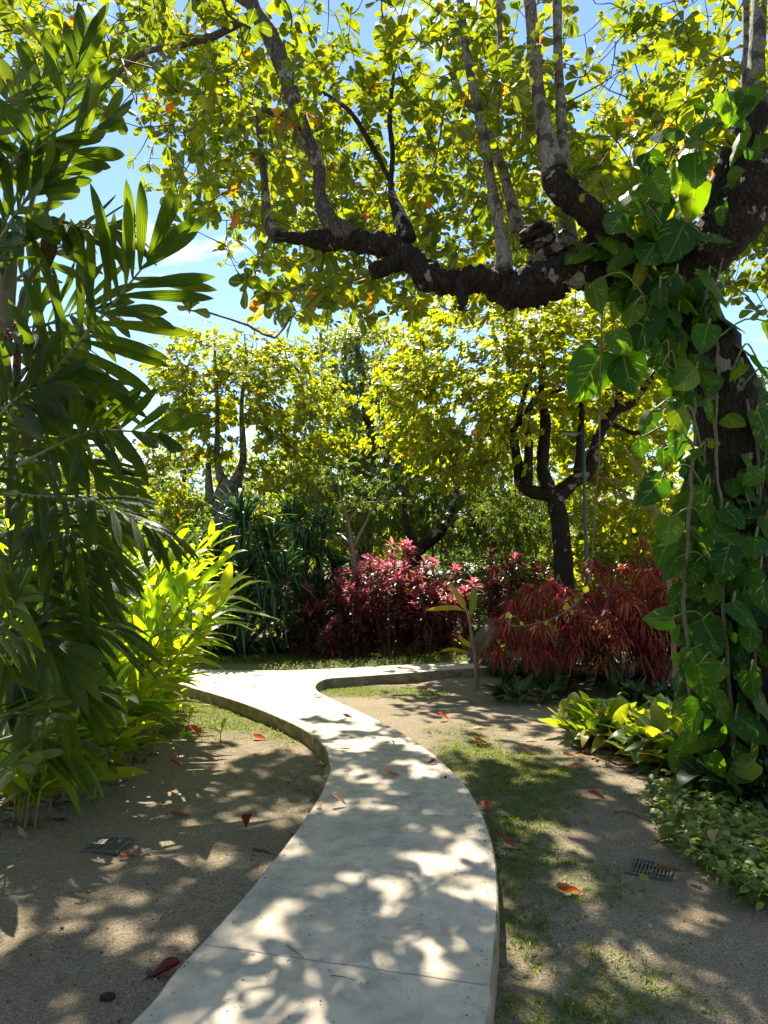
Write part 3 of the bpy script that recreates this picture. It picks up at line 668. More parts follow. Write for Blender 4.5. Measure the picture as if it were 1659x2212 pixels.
# backlit leaves low on the left flank of the vine
# ------------------------------------------------------------------ hanging aerial root
hv = thing('hanging_creeper', 'thin bare creeper hanging from the limb and curling up with a few small leaves', 'creeper', P(1300, 640, 5.9))
b = Bag(); pts = [(1302, 640, 5.9), (1298, 760, 5.85), (1296, 900, 5.85), (1294, 1000, 5.8), (1285, 1100, 5.8), (1278, 1220, 5.8), (1262, 1280, 5.75), (1225, 1320, 5.7), (1165, 1345, 5.65), (1110, 1352, 5.6), (1090, 1335, 5.6)]
addtube(b, PP(pts), [.008, .008, .008, .007, .007, .006, .006, .006, .005, .005, .003], n=5, per=5); b.build('stem', M['vine_stem'], hv)
b = Bag()
for (u, v, L) in [(1262, 1280, .12), (1250, 1300, .09), (1222, 1318, .13), (1180, 1340, .08), (1095, 1335, .1), (1130, 1350, .07), (1290, 1100, .07)]:
    L *= .6; spread_leaves(b, P(u, v, 5.68)[None], unit(rng.normal(0, 1, (1, 3))), [[0, -1, .4]], L, L * .7, LANCE, droop=.1)
b.build('leaves', M['low'], hv)
# ------------------------------------------------------------------ palm at the left
def frond(parent, ctrl, L, W, n, mat='palm', sag=.35, spread=.8, start=.14, upv=(0, -.25, 1.0)):
    p = catmull(PP(ctrl), 10); t = unit(np.gradient(p, axis=0)); s = np.linspace(start, 1, n)
    pos = np.stack([np.interp(s, np.linspace(0, 1, len(p)), p[:, k]) for k in range(3)], 1)
    tan = unit(np.stack([np.interp(s, np.linspace(0, 1, len(p)), t[:, k]) for k in range(3)], 1))
    up = unit(np.array(upv, float)); side = unit(np.cross(tan, up)); nr = np.cross(side, tan)
    n = int(n * 1.1); s = np.linspace(start, 1, n)
    pos = np.stack([np.interp(s, np.linspace(0, 1, len(p)), p[:, k]) for k in range(3)], 1)
    tan = unit(np.stack([np.interp(s, np.linspace(0, 1, len(p)), t[:, k]) for k in range(3)], 1)); side = unit(np.cross(tan, up)); nr = np.cross(side, tan)
    b = Bag()
    for sg in (-1, 1):
        ang = np.interp(s, [0, .6, 1], [spread, spread * .8, .22]) + rng.normal(0, .1, n)
        ax = tan * np.cos(ang * 1.35)[:, None] + side * sg * np.sin(ang * 1.35)[:, None] + nr * rng.uniform(-.15, .4, n)[:, None]
        W = W * .88; ll = 1.22 * L * np.interp(s, [0, .15, .35, .7, 1], [.6, .85, 1, .9, .6]) * rng.uniform(.88, 1.1, n)
        spread_leaves(b, pos + nr * .008, ax, nr + rng.normal(0, .15, (n, 3)), ll, W * rng.uniform(.8, 1.15, n), PALM, droop=sag * rng.uniform(.6, 1.4, n), fold=-.3, rnd=np.clip(rng.random(n) * .7 + rng.random() * .3, 0, 1))
    fr = b.build('frond', M[mat], parent)
    b = Bag(); k = [0, .25, .5, .75, 1]; addtube(b, [p[int(q * (len(p) - 1))] for q in k], [.014, .012, .009, .006, .003], n=6, per=5)
    b.build('rachis', M['stem_green'], fr); return fr
CAMF = (0, -1, .25)
pd = 3.6
palm = thing('palm', 'tall dark feather palm with red fruit at the left edge of the view', 'palm', P(-40, 1900, pd) * np.array([1, 1, 0]))
b = Bag(); addtube(b, [P(-45, 1900, pd) * np.array([1, 1, 0]) + [0, 0, -.05], P(-45, 1500, pd), P(-36, 1200, pd), P(-18, 900, pd), P(8, 700, pd), P(22, 520, pd)], [.075, .06, .055, .05, .05, .04], n=12, per=6, rough=.03); b.build('trunk', M['stem_palm'], palm)
b = Bag(); addtube(b, PP([(20, 1120, 3.75), (36, 800, 3.75), (50, 640, 3.75), (120, 520, 3.75)]), [.024, .022, .018, .01], n=8); b.build('stalk', M['stem_palm'], palm)
palm2 = thing('palm', 'second dark feather palm behind the first with fronds reaching over the ginger', 'palm', P(-40, 1650, 4.7) * np.array([1, 1, 0]))
b = Bag(); addtube(b, [P(-60, 1650, 4.7) * np.array([1, 1, 0]) + [0, 0, -.05], P(-40, 1200, 4.7), P(-20, 800, 4.7), P(-10, 500, 4.7)], [.07, .055, .05, .04], n=12, per=6, rough=.03); b.build('trunk', M['stem_palm'], palm2)
for c, L, W, n, sg, sp, nm in [
    ([(60, 470, 3.6), (95, 350, 3.6), (140, 230, 3.65), (185, 90, 3.7)], .38, .075, 12, .05, .62, CAMF),
    ([(95, 470, 3.6), (130, 380, 3.5), (175, 310, 3.4), (215, 275, 3.35)], .32, .085, 9, .08, .72, CAMF),
    ([(70, 860, 3.45), (150, 765, 3.35), (245, 655, 3.25), (335, 545, 3.15)], .46, .075, 15, .06, .86, (0, -1, .15)),
    ([(40, 1005, 3.55), (139, 956, 3.45), (208, 931, 3.35), (345, 936, 3.2)], .34, .075, 13, .06, .86, (0, -1, .3)),
    ([(-20, 600, 3.6), (60, 520, 3.5), (140, 490, 3.45), (230, 500, 3.4)], .4, .07, 12, .45, .8, (0, -.5, 1)),
    ([(0, 1065, 3.6), (104, 1075, 3.55), (208, 1087, 3.5), (350, 1155, 3.4)], .32, .05, 17, .5, .75, (0, -.4, 1)),
    ([(-50, 760, 3.6), (30, 720, 3.6), (90, 740, 3.6), (150, 800, 3.6)], .4, .075, 12, .3, .8, (0, -.6, 1)),
    ([(-60, 480, 3.5), (0, 380, 3.4), (60, 330, 3.3), (120, 310, 3.2)], .36, .085, 11, .15, .8, (0, -.8, 1)),
    ([(-70, 330, 3.7), (-20, 250, 3.7), (40, 205, 3.8), (90, 190, 3.9)], .36, .08, 11, .15, .8, (0, -.8, .8)),
    ([(-50, 620, 3.4), (0, 520, 3.3), (50, 440, 3.2), (90, 400, 3.15)], .34, .085, 11, .12, .8, CAMF),
    ([(-50, 880, 3.8), (40, 830, 3.9), (110, 830, 4.0), (180, 880, 4.1)], .42, .075, 13, .35, .85, (0, -.6, 1)),
    ([(-60, 980, 3.4), (0, 900, 3.35), (50, 850, 3.3), (110, 830, 3.25)], .34, .07, 11, .15, .8, CAMF),
    ([(-20, 1170, 3.6), (60, 1140, 3.6), (139, 1153, 3.55), (222, 1200, 3.5)], .38, .06, 15, .5, .8, (0, -.4, 1)),
    ([(-60, 1100, 3.7), (10, 1000, 3.7), (70, 940, 3.7), (140, 900, 3.7)], .36, .07, 12, .2, .85, CAMF)]:
    frond(palm, c, L, W, n, sag=sg, spread=sp, upv=nm)
for c, L, W, n, sg, sp, nm in [
    ([(-10, 520, 4.7), (50, 390, 4.7), (80, 280, 4.7), (90, 180, 4.7)], .5, .09, 12, .1, .75, CAMF),
    ([(-10, 640, 4.7), (80, 570, 4.7), (150, 520, 4.7), (220, 500, 4.7)], .5, .09, 13, .2, .85, (0, -.8, .8)),
    ([(-20, 780, 4.7), (70, 720, 4.7), (150, 680, 4.6), (220, 670, 4.5)], .5, .09, 13, .2, .85, CAMF),
    ([(-20, 900, 4.7), (60, 850, 4.7), (130, 840, 4.7), (210, 860, 4.7)], .5, .085, 13, .25, .85, (0, -.8, .8)),
    ([(-20, 1000, 4.7), (60, 980, 4.7), (140, 990, 4.6), (240, 1040, 4.5)], .46, .08, 14, .3, .85, (0, -.6, 1)),
    ([(-20, 1110, 4.7), (60, 1080, 4.7), (140, 1090, 4.7), (210, 1130, 4.7)], .46, .08, 14, .4, .85, (0, -.6, 1)),
    ([(-30, 1220, 4.7), (40, 1200, 4.6), (120, 1220, 4.5), (200, 1280, 4.4)], .44, .07, 15, .4, .85, (0, -.5, 1))]:
    frond(palm2, c, L, W, n, sag=sg, spread=sp, upv=nm)
b = Bag()
sph = Tpl([(0, .1), (.2, .8), (.5, 1), (.8, .8), (1, .1)], 3)
for _ in range(48):
    b = Bag(); c = P(rng.normal(16, 22), rng.normal(752, 40), 3.42 + rng.normal(0, .05)); r = rng.uniform(.008, .013)
    a = np.linspace(0, math.pi, 5); q = np.linspace(0, 2 * math.pi, 7)[:-1]
    V = np.array([[math.sin(x_) * math.cos(y_), math.sin(x_) * math.sin(y_), 1.3 * math.cos(x_)] for x_ in a for y_ in q]) * r + c
    b.add(V, np.array([[i_ * 6 + j_, i_ * 6 + (j_ + 1) % 6, (i_ + 1) * 6 + (j_ + 1) % 6, (i_ + 1) * 6 + j_] for i_ in range(4) for j_ in range(6)]))
    b.build('fruit', M['fruit_red'], palm)
for (u, v, L) in [(10, 470, .25), (20, 500, .22), (110, 500, .2), (150, 480, .18), (60, 880, .2), (140, 850, .15)]:
    b = Bag(); spread_leaves(b, P(u, v, 3.45)[None], [[rng.normal(0, .4), 0, -1]], [[.3, -1, 0]], L, L * .4, LANCE, droop=.1, wave=.15)
    b.build('dry_sheath', M['fibre'], palm)

ypalm = thing('young_palm', 'young palm with broad pale pleated fronds low at the left edge', 'palm', G(-90, 1860))
b = Bag(); q0 = G(-90, 1860); addtube(b, [q0 - [0, 0, .05], P(-80, 1650, 3.4), P(-60, 1480, 3.4)], [.05, .045, .03], n=10); b.build('trunk', M['stem_palm'], ypalm)
for c, L, W, n, sg, sp, mt, nm in [
    ([(-70, 1760, 3.1), (-40, 1700, 3.0), (0, 1665, 2.9), (40, 1655, 2.8)], .3, .08, 8, .25, .9, 'palm_pale', (0, -.7, .8)),
    ([(-60, 1600, 3.3), (-20, 1560, 3.2), (30, 1540, 3.1), (80, 1545, 3.0)], .26, .06, 12, .35, .85, 'palm_pale', (0, -.5, 1)),
    ([(-60, 1440, 3.4), (0, 1390, 3.3), (60, 1385, 3.3), (130, 1420, 3.3)], .34, .075, 12, .35, .9, 'palm_pale', (0, -.7, 1)),
    ([(-50, 1420, 3.4), (60, 1340, 3.5), (150, 1330, 3.6), (250, 1365, 3.7)], .4, .065, 15, .3, .8, 'palm', (0, -.5, 1)),
    ([(-60, 1380, 3.4), (20, 1280, 3.6), (110, 1240, 3.7), (220, 1250, 3.8)], .38, .065, 15, .35, .8, 'palm', (0, -.5, 1)),
    ([(-60, 1500, 3.5), (20, 1470, 3.5), (90, 1470, 3.5), (180, 1500, 3.5)], .34, .06, 14, .35, .85, 'palm', (0, -.5, 1)),
    ([(-60, 1520, 3.3), (-20, 1400, 3.2), (20, 1330, 3.1), (40, 1290, 3.0)], .32, .08, 10, .2, .85, 'palm', CAMF),
    ([(-60, 1640, 3.4), (0, 1600, 3.5), (70, 1590, 3.6), (150, 1620, 3.7)], .32, .06, 13, .4, .85, 'palm', (0, -.5, 1)),
    ([(-60, 1420, 3.5), (20, 1210, 3.7), (90, 1160, 3.8), (170, 1160, 3.9)], .38, .065, 13, .4, .8, 'palm_pale', (0, -.6, 1))]:
    frond(ypalm, c, L, W, n, mat=mt, sag=sg, spread=sp, start=.2, upv=nm)

# ------------------------------------------------------------------ ginger clumps
def ginger(parent, base, n, h, lean, rad, mat='ginger'):
    for i in range(int(n * 1.5)):
        a = rng.random() * 6.28; r = rad * math.sqrt(rng.random())
        b0 = base + np.array([math.cos(a) * r, math.sin(a) * r, -.02]); H = h * rng.uniform(.6, 1.1)
        out = np.array([math.cos(a), math.sin(a), 0]) * .22 + np.asarray(lean) * rng.uniform(.5, 1.4)
        pts = [b0 + out * H * t ** 1.6 + np.array([0, 0, H * t * (1 - .18 * t)]) for t in (0, .3, .6, .85, 1)]
        b = Bag(); addtube(b, pts, [.009, .009, .008, .006, .003], n=6, per=4); so = b.build('shoot', M['stem_cane'], parent)
        p = catmull(pts, 8); k = rng.integers(12, 17); s = np.linspace(.12, 1, k)
        pos = np.stack([np.interp(s, np.linspace(0, 1, len(p)), p[:, q]) for q in range(3)], 1)
        tan = unit(np.stack([np.interp(s, np.linspace(0, 1, len(p)), np.gradient(p, axis=0)[:, q]) for q in range(3)], 1))
        sd = unit(np.cross(tan, rand_dir(1)[0])); sg = np.where(np.arange(k) % 2 == 0, 1, -1)[:, None]
        ax = tan * rng.uniform(.55, 1.0, (k, 1)) + sd * sg * rng.uniform(.5, .9, (k, 1)) + rng.normal(0, .12, (k, 3))
        ax[-1] = tan[-1]
        Ls = rng.uniform(.42, .66, k) * (.75 + .25 * h / 2.2)
        lb = Bag(); spread_leaves(lb, pos, ax, np.cross(sd, tan) * 0 + np.array([0, 0, 1.0]) + rng.normal(0, .3, (k, 3)), Ls, Ls * .18, LANCE, droop=rng.uniform(.1, .45, k), fold=.25, wave=.04, rnd=np.clip(rng.random(k) * .9 + (s < .35) * .08, 0, 1))
        lb.build('leaf_blades', M[mat], so)
for (u, v, n, h, lean, rad, lab) in [
    (30, 1790, 9, 1.3, (.05, .05, 0), .25, 'ginger clump at the left edge under the young palm'),
    (130, 1740, 12, 1.55, (.14, 0, 0), .3, 'ginger clump behind the left drain grate, its brown cane bases in the open'),
    (215, 1690, 14, 1.9, (.16, 0, 0), .32, 'ginger clump with one long leaf hanging to the bare soil'),
    (255, 1640, 14, 2.0, (.13, 0, 0), .35, 'bright ginger clump leaning over the red fallen leaves'),
    (275, 1590, 14, 2.1, (.1, 0, 0), .38, 'bright ginger clump with small seedlings at its foot'),
    (295, 1545, 13, 1.9, (.08, 0, 0), .4, 'ginger clump beside the patch of green grass'),
    (270, 1505, 13, 2.0, (.06, -.03, 0), .45, 'ginger clump overhanging the left end of the pale path'),
    (240, 1560, 12, 2.6, (.14, 0, 0), .5, 'tallest ginger clump with upright leaves in front of the yellow trees'),
    (120, 1600, 12, 2.5, (.1, 0, 0), .5, 'tall shaded ginger clump behind the lower palm fronds')]:
    p = G(u, v); ginger(thing('ginger_clump', lab, 'ginger plant', p, 'ginger clumps along the left of the path'), p, n, h, lean, rad)
# seedlings at the foot of the ginger
for (u, v, h, lab) in [(405, 1600, .34, 'two-leaved seedling beside the bright red fallen leaf'), (475, 1606, .2, 'tiny seedling with one upright leaf on the bare soil'), (385, 1650, .3, 'seedling with a dark bud by the dark red fallen leaf'), (1310, 1612, .2, 'small seedling at the front of the bright low plants')]:
    p = G(u, v); t = thing('seedling', lab, 'seedling', p, 'seedlings in the soil'); b = Bag()
    addtube(b, [p, p + [.01, 0, h * .6], p + [.02, 0, h * .8]], [.006, .005, .004], n=5); b.build('stem', M['stem_green'], t)
    b = Bag(); spread_leaves(b, np.array([p + [.02, 0, h * .75], p + [.015, 0, h * .55]]), [[.25, -.1, 1], [-.8, -.2, .5]], [[.5, -1, .5], [0, -.3, 1]], np.array([.16, .17]), np.array([.045, .05]), LANCE, droop=.15); b.build('leaves', M['ginger'], t)

# ------------------------------------------------------------------ cordyline bed
def cane_head(bag_p, bag_d, p, ax, pink, L=.3, m=14, W=.055):
    k = m; a = np.arange(k) * 2.4 + rng.random() * 6; e1 = unit(np.cross(ax, [.2, .9, .3])); e2 = np.cross(ax, e1)
    s = np.linspace(0, 1, k)                                       # 0 = outer, old leaves
    tilt = np.interp(s, [0, .6, 1], [-.1, .7, 2.6])
    d = unit((e1 * np.cos(a)[:, None] + e2 * np.sin(a)[:, None]) + ax * tilt[:, None])
    b0 = p + ax * (s * .12 - .06)[:, None]
    Ls = L * rng.uniform(.8, 1.15, k)
    inner = s > (1 - pink)
    for msk, bag in ((inner, bag_p), (~inner, bag_d)):
        if msk.any(): spread_leaves(bag, b0[msk], d[msk], np.array([0, 0, 1.0]) + ax * .3, Ls[msk], W * rng.uniform(.8, 1.1, msk.sum()), LANCE, droop=rng.uniform(.15, .5, msk.sum()), fold=.35, rnd=rng.random(msk.sum()))
def cordyline(base, canes, h, spread, pink, label, group='cordyline shrubs in the bed behind the path'):
    t = thing('cordyline_shrub', label, 'cordyline', base, group); st = Bag(); bp = Bag(); bd = Bag()
    for i in range(canes):
        a = rng.random() * 6.28; H = h * rng.uniform(.55, 1.08)
        top = base + np.array([math.cos(a) * spread * rng.uniform(.3, 1.1), math.sin(a) * spread * .7, H]); b0 = base + np.array([math.cos(a), math.sin(a), 0]) * spread * .35 * rng.random()
        mid = (b0 + top) / 2 + rng.normal(0, .04, 3)
        addtube(st, [b0, mid, top], [.014, .012, .009], n=5, per=4)
        ax = unit(top - mid + np.array([0, 0, .2])); cane_head(bp, bd, top, ax, np.clip(rng.normal(pink + .12, .25), 0, .95), L=.34, m=20, W=.07)
        for q in (.2, .32, .44, .55, .66, .78, .88):                                  # old leaves and side shoots further down
            if rng.random() < .9:
                c = b0 * (1 - q) + top * q + rng.normal(0, .05, 3); cane_head(bp, bd, c, unit(rng.normal(0, .5, 3) + [0, 0, .8]), .12 if rng.random() < .8 else .5, L=.27, m=11, W=.055)
    st.build('canes', M['stem_cordy'], t); bd.build('maroon_leaves', M['cordy_dark'], t); bp.build('pink_leaves', M['cordy_pink'], t)
common_c = 'bushy cordyline of maroon and pink leaves inside the red bed behind the pale path'
for (u, v, cn, h, sp, pk, lab) in [
    (716, 1420, 3, .75, .12, .5, 'small low cordyline with one pink head in front of the dark pandanus'),
    (640, 1408, 5, 1.5, .35, .45, 'leftmost cordyline with pink heads against the dark pandanus leaves'), (668, 1412, 5, 1.35, .3, .3, 'sparse dusky cordyline at the left end of the red bed'),
    (720, 1405, 7, 1.75, .4, .3, common_c), (765, 1416, 8, 1.75, .4, .35, common_c), (800, 1408, 9, 2.1, .42, .5, common_c),
    (842, 1416, 9, 2.05, .42, .45, common_c), (880, 1408, 8, 1.95, .42, .45, common_c), (915, 1416, 8, 1.7, .4, .25, common_c),
    (955, 1410, 7, 1.55, .4, .15, common_c), (850, 1398, 8, 2.35, .4, .55, 'tallest cordyline rising with bright pink heads in the middle of the red bed'),
    (745, 1392, 5, 2.2, .4, .6, 'cordyline with vivid pink heads standing at the foot of the pale slender tree'),
    (1000, 1408, 4, 1.95, .25, .75, 'cordyline with one tall magenta head above the young banana plant'),
    (965, 1396, 5, 2.1, .35, .5, 'cordyline with dark magenta tips in front of the cream building')]:
    cordyline(G(u, v + 8), cn, h, sp, pk, lab)
# dark bronze shrub right of the bed
cordyline(G(1080, 1405), 9, 2.15, .55, .0, 'blackish bronze-leaved shrub between the boulder and the pollarded tree')
cordyline(G(1150, 1404), 8, 2.1, .5, .0, 'dark bronze-leaved shrub at the foot of the pollarded tree')

# ------------------------------------------------------------------ crotons
def croton(base, h, w, tufts, label):
    t = thing('croton_shrub', label, 'croton', base, 'red croton shrubs'); st = Bag(); lf = Bag()
    for i in range(tufts):
        a = rng.random() * 6.28; r = math.sqrt(rng.random()); zz = math.sqrt(max(0, 1 - r * r * .85)) * rng.uniform(.66, 1.08) if rng.random() < .75 else rng.uniform(.4, .75)
        top = base + np.array([math.cos(a) * r * w, math.sin(a) * r * w * .7, h * zz])
        b0 = base + np.array([math.cos(a), math.sin(a), 0]) * .12 * rng.random()
        mid = b0 * .45 + top * .55 + np.array([0, 0, .12 * h])
        if i % 2 == 0: addtube(st, [b0, mid, top], [.013, .009, .005], n=5, per=4)
        k = 19; q = np.arange(k) * 2.4 + rng.random() * 6; el = rng.uniform(-.1, 1.1, k)
        ax = np.stack([np.cos(q), np.sin(q), el], 1); L = rng.uniform(.24, .42, k); tone = rng.choice([0, .15, .4, .62], p=[.22, .26, .27, .25])
        spread_leaves(lf, top + np.array([0, 0, 1]) * rng.uniform(-.1, .03, (k, 1)), ax, np.array([0, 0, 1.0]), L, rng.uniform(.022, .04, k), STRAP, droop=rng.uniform(.45, 1.15, k), fold=.3, rnd=np.clip(tone + rng.random(k) * .35, 0, 1))
    st.build('stems', M['stem_cordy'], t); lf.build('foliage', M['croton'], t)
for (u, v, h, w, n, lab) in [(1185, 1492, 1.62, .95, 85, 'wide croton with dull red drooping leaves behind the young banana plant'),
                             (1345, 1500, 1.35, .6, 40, 'thin-stemmed croton with bare fanned stems between the two bigger crotons'),
                             (1415, 1490, 1.95, .85, 85, 'tall croton with orange and red strap leaves beside the vine-wrapped trunk'),
                             (1300, 1455, 2.0, .8, 60, 'dark red croton rising behind the hanging creeper'),
                             (1395, 1448, 2.35, .75, 60, 'croton with a red fountain of leaves in front of the pale roof'),
                             (1530, 1500, 1.5, .7, 45, 'shaded croton half hidden by the trunk of the big tree')]:
    croton(G(u, v), h, w, n, lab)

# ------------------------------------------------------------------ pandanus
def pandanus(base, heads, label, droopers=.45):
    t = thing('pandanus', label, 'pandanus', base, 'pandanus clumps'); st = Bag()
    for (p, L, m) in heads:
        mid = (base + p) / 2 + rng.normal(0, .1, 3); addtube(st, [base + rng.normal(0, .15, 3) * [1, 1, 0], mid, p], [.07, .055, .05], n=8, per=4, rough=.04)
    st.build('trunk', M['bark_mid'], t)
    for (p, L, m) in heads:
        b = Bag(); a = np.arange(m) * 2.4; el = np.linspace(-.35, 2.4, m); ax = unit(np.stack([np.cos(a), np.sin(a), el], 1) + rng.normal(0, .08, (m, 3)))
        k = rng.random(m) < droopers; Ls = L * rng.uniform(.8, 1.15, m); W = .075
        for msk, cv, dr in ((k, lambda q: np.clip(q - .58, 0, 1) * 2.4, .62), (~k, lambda q: q ** 2.2, .25)):
            if msk.any(): spread_leaves(b, np.repeat(p[None], msk.sum(), 0) + rng.normal(0, .03, (msk.sum(), 3)), ax[msk], np.array([0, 0, 1.0]), Ls[msk], W, PANDL, droop=dr * rng.uniform(.7, 1.3, msk.sum()), fold=.5, curve=cv, rnd=rng.random(msk.sum()))
        b.build('leaf_rosette', M['pandan'], t)
PANDL = Tpl([(0, .9), (.2, 1), (.4, .95), (.55, .85), (.62, .8), (.75, .6), (.9, .3), (1, .04)])
bp = G(520, 1408)
pandanus(bp, [(P(525, 1135, 15.6), 1.4, 80), (P(580, 1180, 16.2), 1.35, 70), (P(470, 1200, 15.6), 1.25, 70), (P(530, 1240, 15.2), 1.3, 70), (P(600, 1250, 15.5), 1.25, 66), (P(450, 1290, 15.4), 1.1, 60), (P(520, 1320, 14.9), 1.25, 70), (P(590, 1330, 15.2), 1.1, 60), (P(460, 1350, 15.3), .9, 50)], 'large dark pandanus with pale bent leaf tips above the shaded lawn')
bp = G(640, 1402)
pandanus(bp, [(P(635, 1130, 18), 1.35, 76), (P(700, 1150, 18.4), 1.3, 66), (P(665, 1200, 17.6), 1.25, 66), (P(640, 1270, 17.4), 1.15, 60), (P(725, 1230, 18), 1.1, 56), (P(690, 1290, 17.6), 1.1, 56)], 'pandanus clump behind the red cordyline bed')

# ------------------------------------------------------------------ generic trees
def gen_tree(name, label, cat, base, wood, crown_pts, leaf, mat, barkmat, per, L0, wr, tpl, group=None, droop=(.05, .4), up=.4, red=0.0, r0=.005, step=.8, wob=.08, limbname='limb'):
    """wood: list of (points, radii); the first is the trunk"""
    t = thing(name, label, cat, base, group); nodes = []
    for i_, (pts, rad) in enumerate(wood):
        b = Bag(); addtube(b, pts, rad, n=12 if i_ == 0 else 9, per=6, rough=.05); b.build('trunk' if i_ == 0 else limbname, barkmat, t)
        c = catmull(pts, 6); nodes.append(c[len(c) // 2:] if i_ == 0 and len(wood) > 1 else c[len(c) // 3:])
    tw = Bag(); k = len(crown_pts); m = min(k, 520)
    d = np.zeros_like(crown_pts); d[:m] = grow(crown_pts[:m], np.vstack(nodes), tw, r0=r0, step=step, wob=wob)
    d[m:] = unit(crown_pts[m:] - np.vstack(nodes).mean(0)); tw.build('twigs', M['twig'], t)
    cb = Bag(); rosettes(cb, crown_pts, d, per, L0, wr, tpl, droop=droop, up=up, red=red); cb.build('crown', mat, t)
    return t
def ell(c, r, n, hollow=.45, clump=14, cr=.3):
    """points in clumps through an ellipsoid's outer shell, leaving gaps between clumps"""
    c = np.asarray(c); r = np.asarray(r); k = max(3, n // clump); d = rand_dir(k); rad = hollow + (1 - hollow) * rng.random(k) ** .6
    cc = d * rad[:, None]; pts = np.repeat(cc, clump, 0) + rng.normal(0, cr / r.mean(), (k * clump, 3)) * [1, 1, .6]
    return c + pts * r
def crown_in(poly, d0, d1, n, clump=9, cr=.3):
    poly = np.asarray(poly, float); lo, hi = poly.min(0), poly.max(0); out = []
    while len(out) < n // clump:
        u, v = rng.uniform(lo, hi)
        if inside(poly, u, v): out.append(P(u, v, d0 + (d1 - d0) * rng.random()))
    c = np.repeat(np.array(out), clump, 0); c = c + rng.normal(0, cr, c.shape) * [1, 1, .55]; rng.shuffle(c); return c
# left background almond (pale stems, yellow crown)
bz = P(490, 1255, 22) * np.array([1, 1, 0])
pts = crown_in([(340, 800), (365, 735), (430, 705), (500, 715), (560, 705), (640, 735), (690, 800), (740, 880), (760, 960), (700, 1040), (600, 1070), (540, 1030), (470, 990), (400, 1000), (350, 920)], 19.5, 24, 2400); uu_, vv_, _z = proj(pts); pts = pts[~((np.abs(uu_ - 498) < 45) & (vv_ > 840) & (vv_ < 1010) & (pts[:, 1] < 21.6))]; rng.shuffle(pts)
gen_tree('almond_tree', 'sea almond with pale upright stems and yellow crown behind the pandanus', 'tree', bz,
    [([bz, P(490, 1100, 22), P(500, 1040, 22)], [.42, .42, .36]), ([P(490, 1060, 22), P(470, 1000, 22), P(470, 880, 22), P(464, 780, 22), P(468, 715, 22)], [.2, .1, .065, .05, .02]), ([P(505, 1050, 22), P(525, 990, 22), P(522, 880, 22), P(532, 780, 22), P(528, 720, 22)], [.22, .11, .075, .055, .02]), ([P(480, 1080, 22), P(455, 1075, 22), P(450, 1000, 22)], [.2, .16, .08])],
    pts, None, M['almond_far'], M['bark_pale'], (7, 10), .2, .56, OBOV_S, red=.015)
# right mid-distance pollarded almond
bz = P(1222, 1258, 16) * np.array([1, 1, 0])
pts = np.vstack([crown_in([(800, 900), (830, 780), (900, 680), (1000, 620), (1450, 610), (1460, 860), (1400, 880), (1280, 880), (1200, 900), (1120, 930), (1090, 1000), (1000, 1050), (900, 1030), (830, 980)], 14, 18.5, 2500), crown_in([(1240, 960), (1420, 930), (1430, 1120), (1400, 1190), (1340, 1150), (1260, 1110)], 16.3, 18, 220), crown_in([(1040, 860), (1440, 840), (1440, 1010), (1300, 1050), (1240, 1000), (1050, 990)], 17.2, 20, 900)]); rng.shuffle(pts)
gen_tree('almond_tree', 'pollarded sea almond with upright dark limbs behind the crotons', 'tree', bz,
    [([bz, P(1215, 1180, 16), P(1202, 1090, 16), P(1200, 1060, 16)], [.25, .2, .2, .22]),
     ([P(1195, 1072, 16), P(1150, 1062, 16), P(1125, 1040, 16), P(1115, 980, 16), P(1102, 930, 16), P(1060, 925, 16)], [0.192, 0.148, 0.148, 0.104, 0.096, 0.052]),
     ([P(1120, 930, 16), P(1125, 880, 16), P(1150, 790, 16)], [0.096, 0.059, 0.037]),
     ([P(1140, 1050, 15.8), P(1142, 960, 15.8), P(1138, 900, 15.8), P(1160, 860, 15.9), P(1220, 840, 16)], [0.118, 0.096, 0.074, 0.059, 0.037]),
     ([P(1190, 1065, 16), P(1172, 1010, 16), P(1178, 920, 16), P(1172, 860, 16), P(1170, 720, 16)], [0.163, 0.148, 0.126, 0.104, 0.052]),
     ([P(1205, 1070, 16), P(1240, 1040, 16), P(1272, 1015, 16), P(1290, 950, 16), P(1325, 890, 16), P(1365, 870, 16), P(1420, 800, 16)], [0.200, 0.163, 0.148, 0.126, 0.126, 0.096, 0.052]),
     ([P(1248, 1030, 16), P(1252, 950, 16), P(1256, 880, 16), P(1240, 780, 16)], [0.111, 0.074, 0.067, 0.037]),
     ([P(1320, 895, 16), P(1335, 870, 16), P(1340, 780, 16)], [0.118, 0.089, 0.044]),
     ([P(1310, 910, 16), P(1370, 935, 16), P(1410, 925, 16)], [0.059, 0.052, 0.030])],
    pts, None, M['almond_far'], M['bark_dark'], (7, 10), .2, .56, OBOV_S, red=.015)
# mango with arching trunk
bz = P(885, 1262, 20) * np.array([1, 1, 0])
pts = np.vstack([crown_in([(800, 1010), (900, 960), (1100, 960), (1190, 1060), (1190, 1150), (1100, 1190), (1010, 1160), (900, 1150), (830, 1180), (780, 1100)], 20.5, 24, 1700), crown_in([(930, 1090), (1130, 1080), (1170, 1170), (1080, 1190), (1010, 1165), (940, 1130)], 18.6, 19.8, 220)]); rng.shuffle(pts)
gen_tree('mango_tree', 'dark drooping tree with an arching black trunk above the red bed', 'tree', bz,
    [([bz, P(892, 1215, 20), P(925, 1170, 20), P(975, 1140, 20), P(1050, 1130, 20), P(1090, 1150, 20)], [.24, .21, .19, .15, .09, .03]), ([P(910, 1200, 20), P(880, 1140, 20), P(870, 1060, 20.5)], [.14, .09, .05]), ([P(960, 1148, 20), P(980, 1080, 20), P(1000, 1000, 20)], [.15, .1, .06])],
    pts, None, M['mango'], M['bark_dark'], (5, 8), .26, .24, LANCE_S, droop=(.3, .9), up=.2)
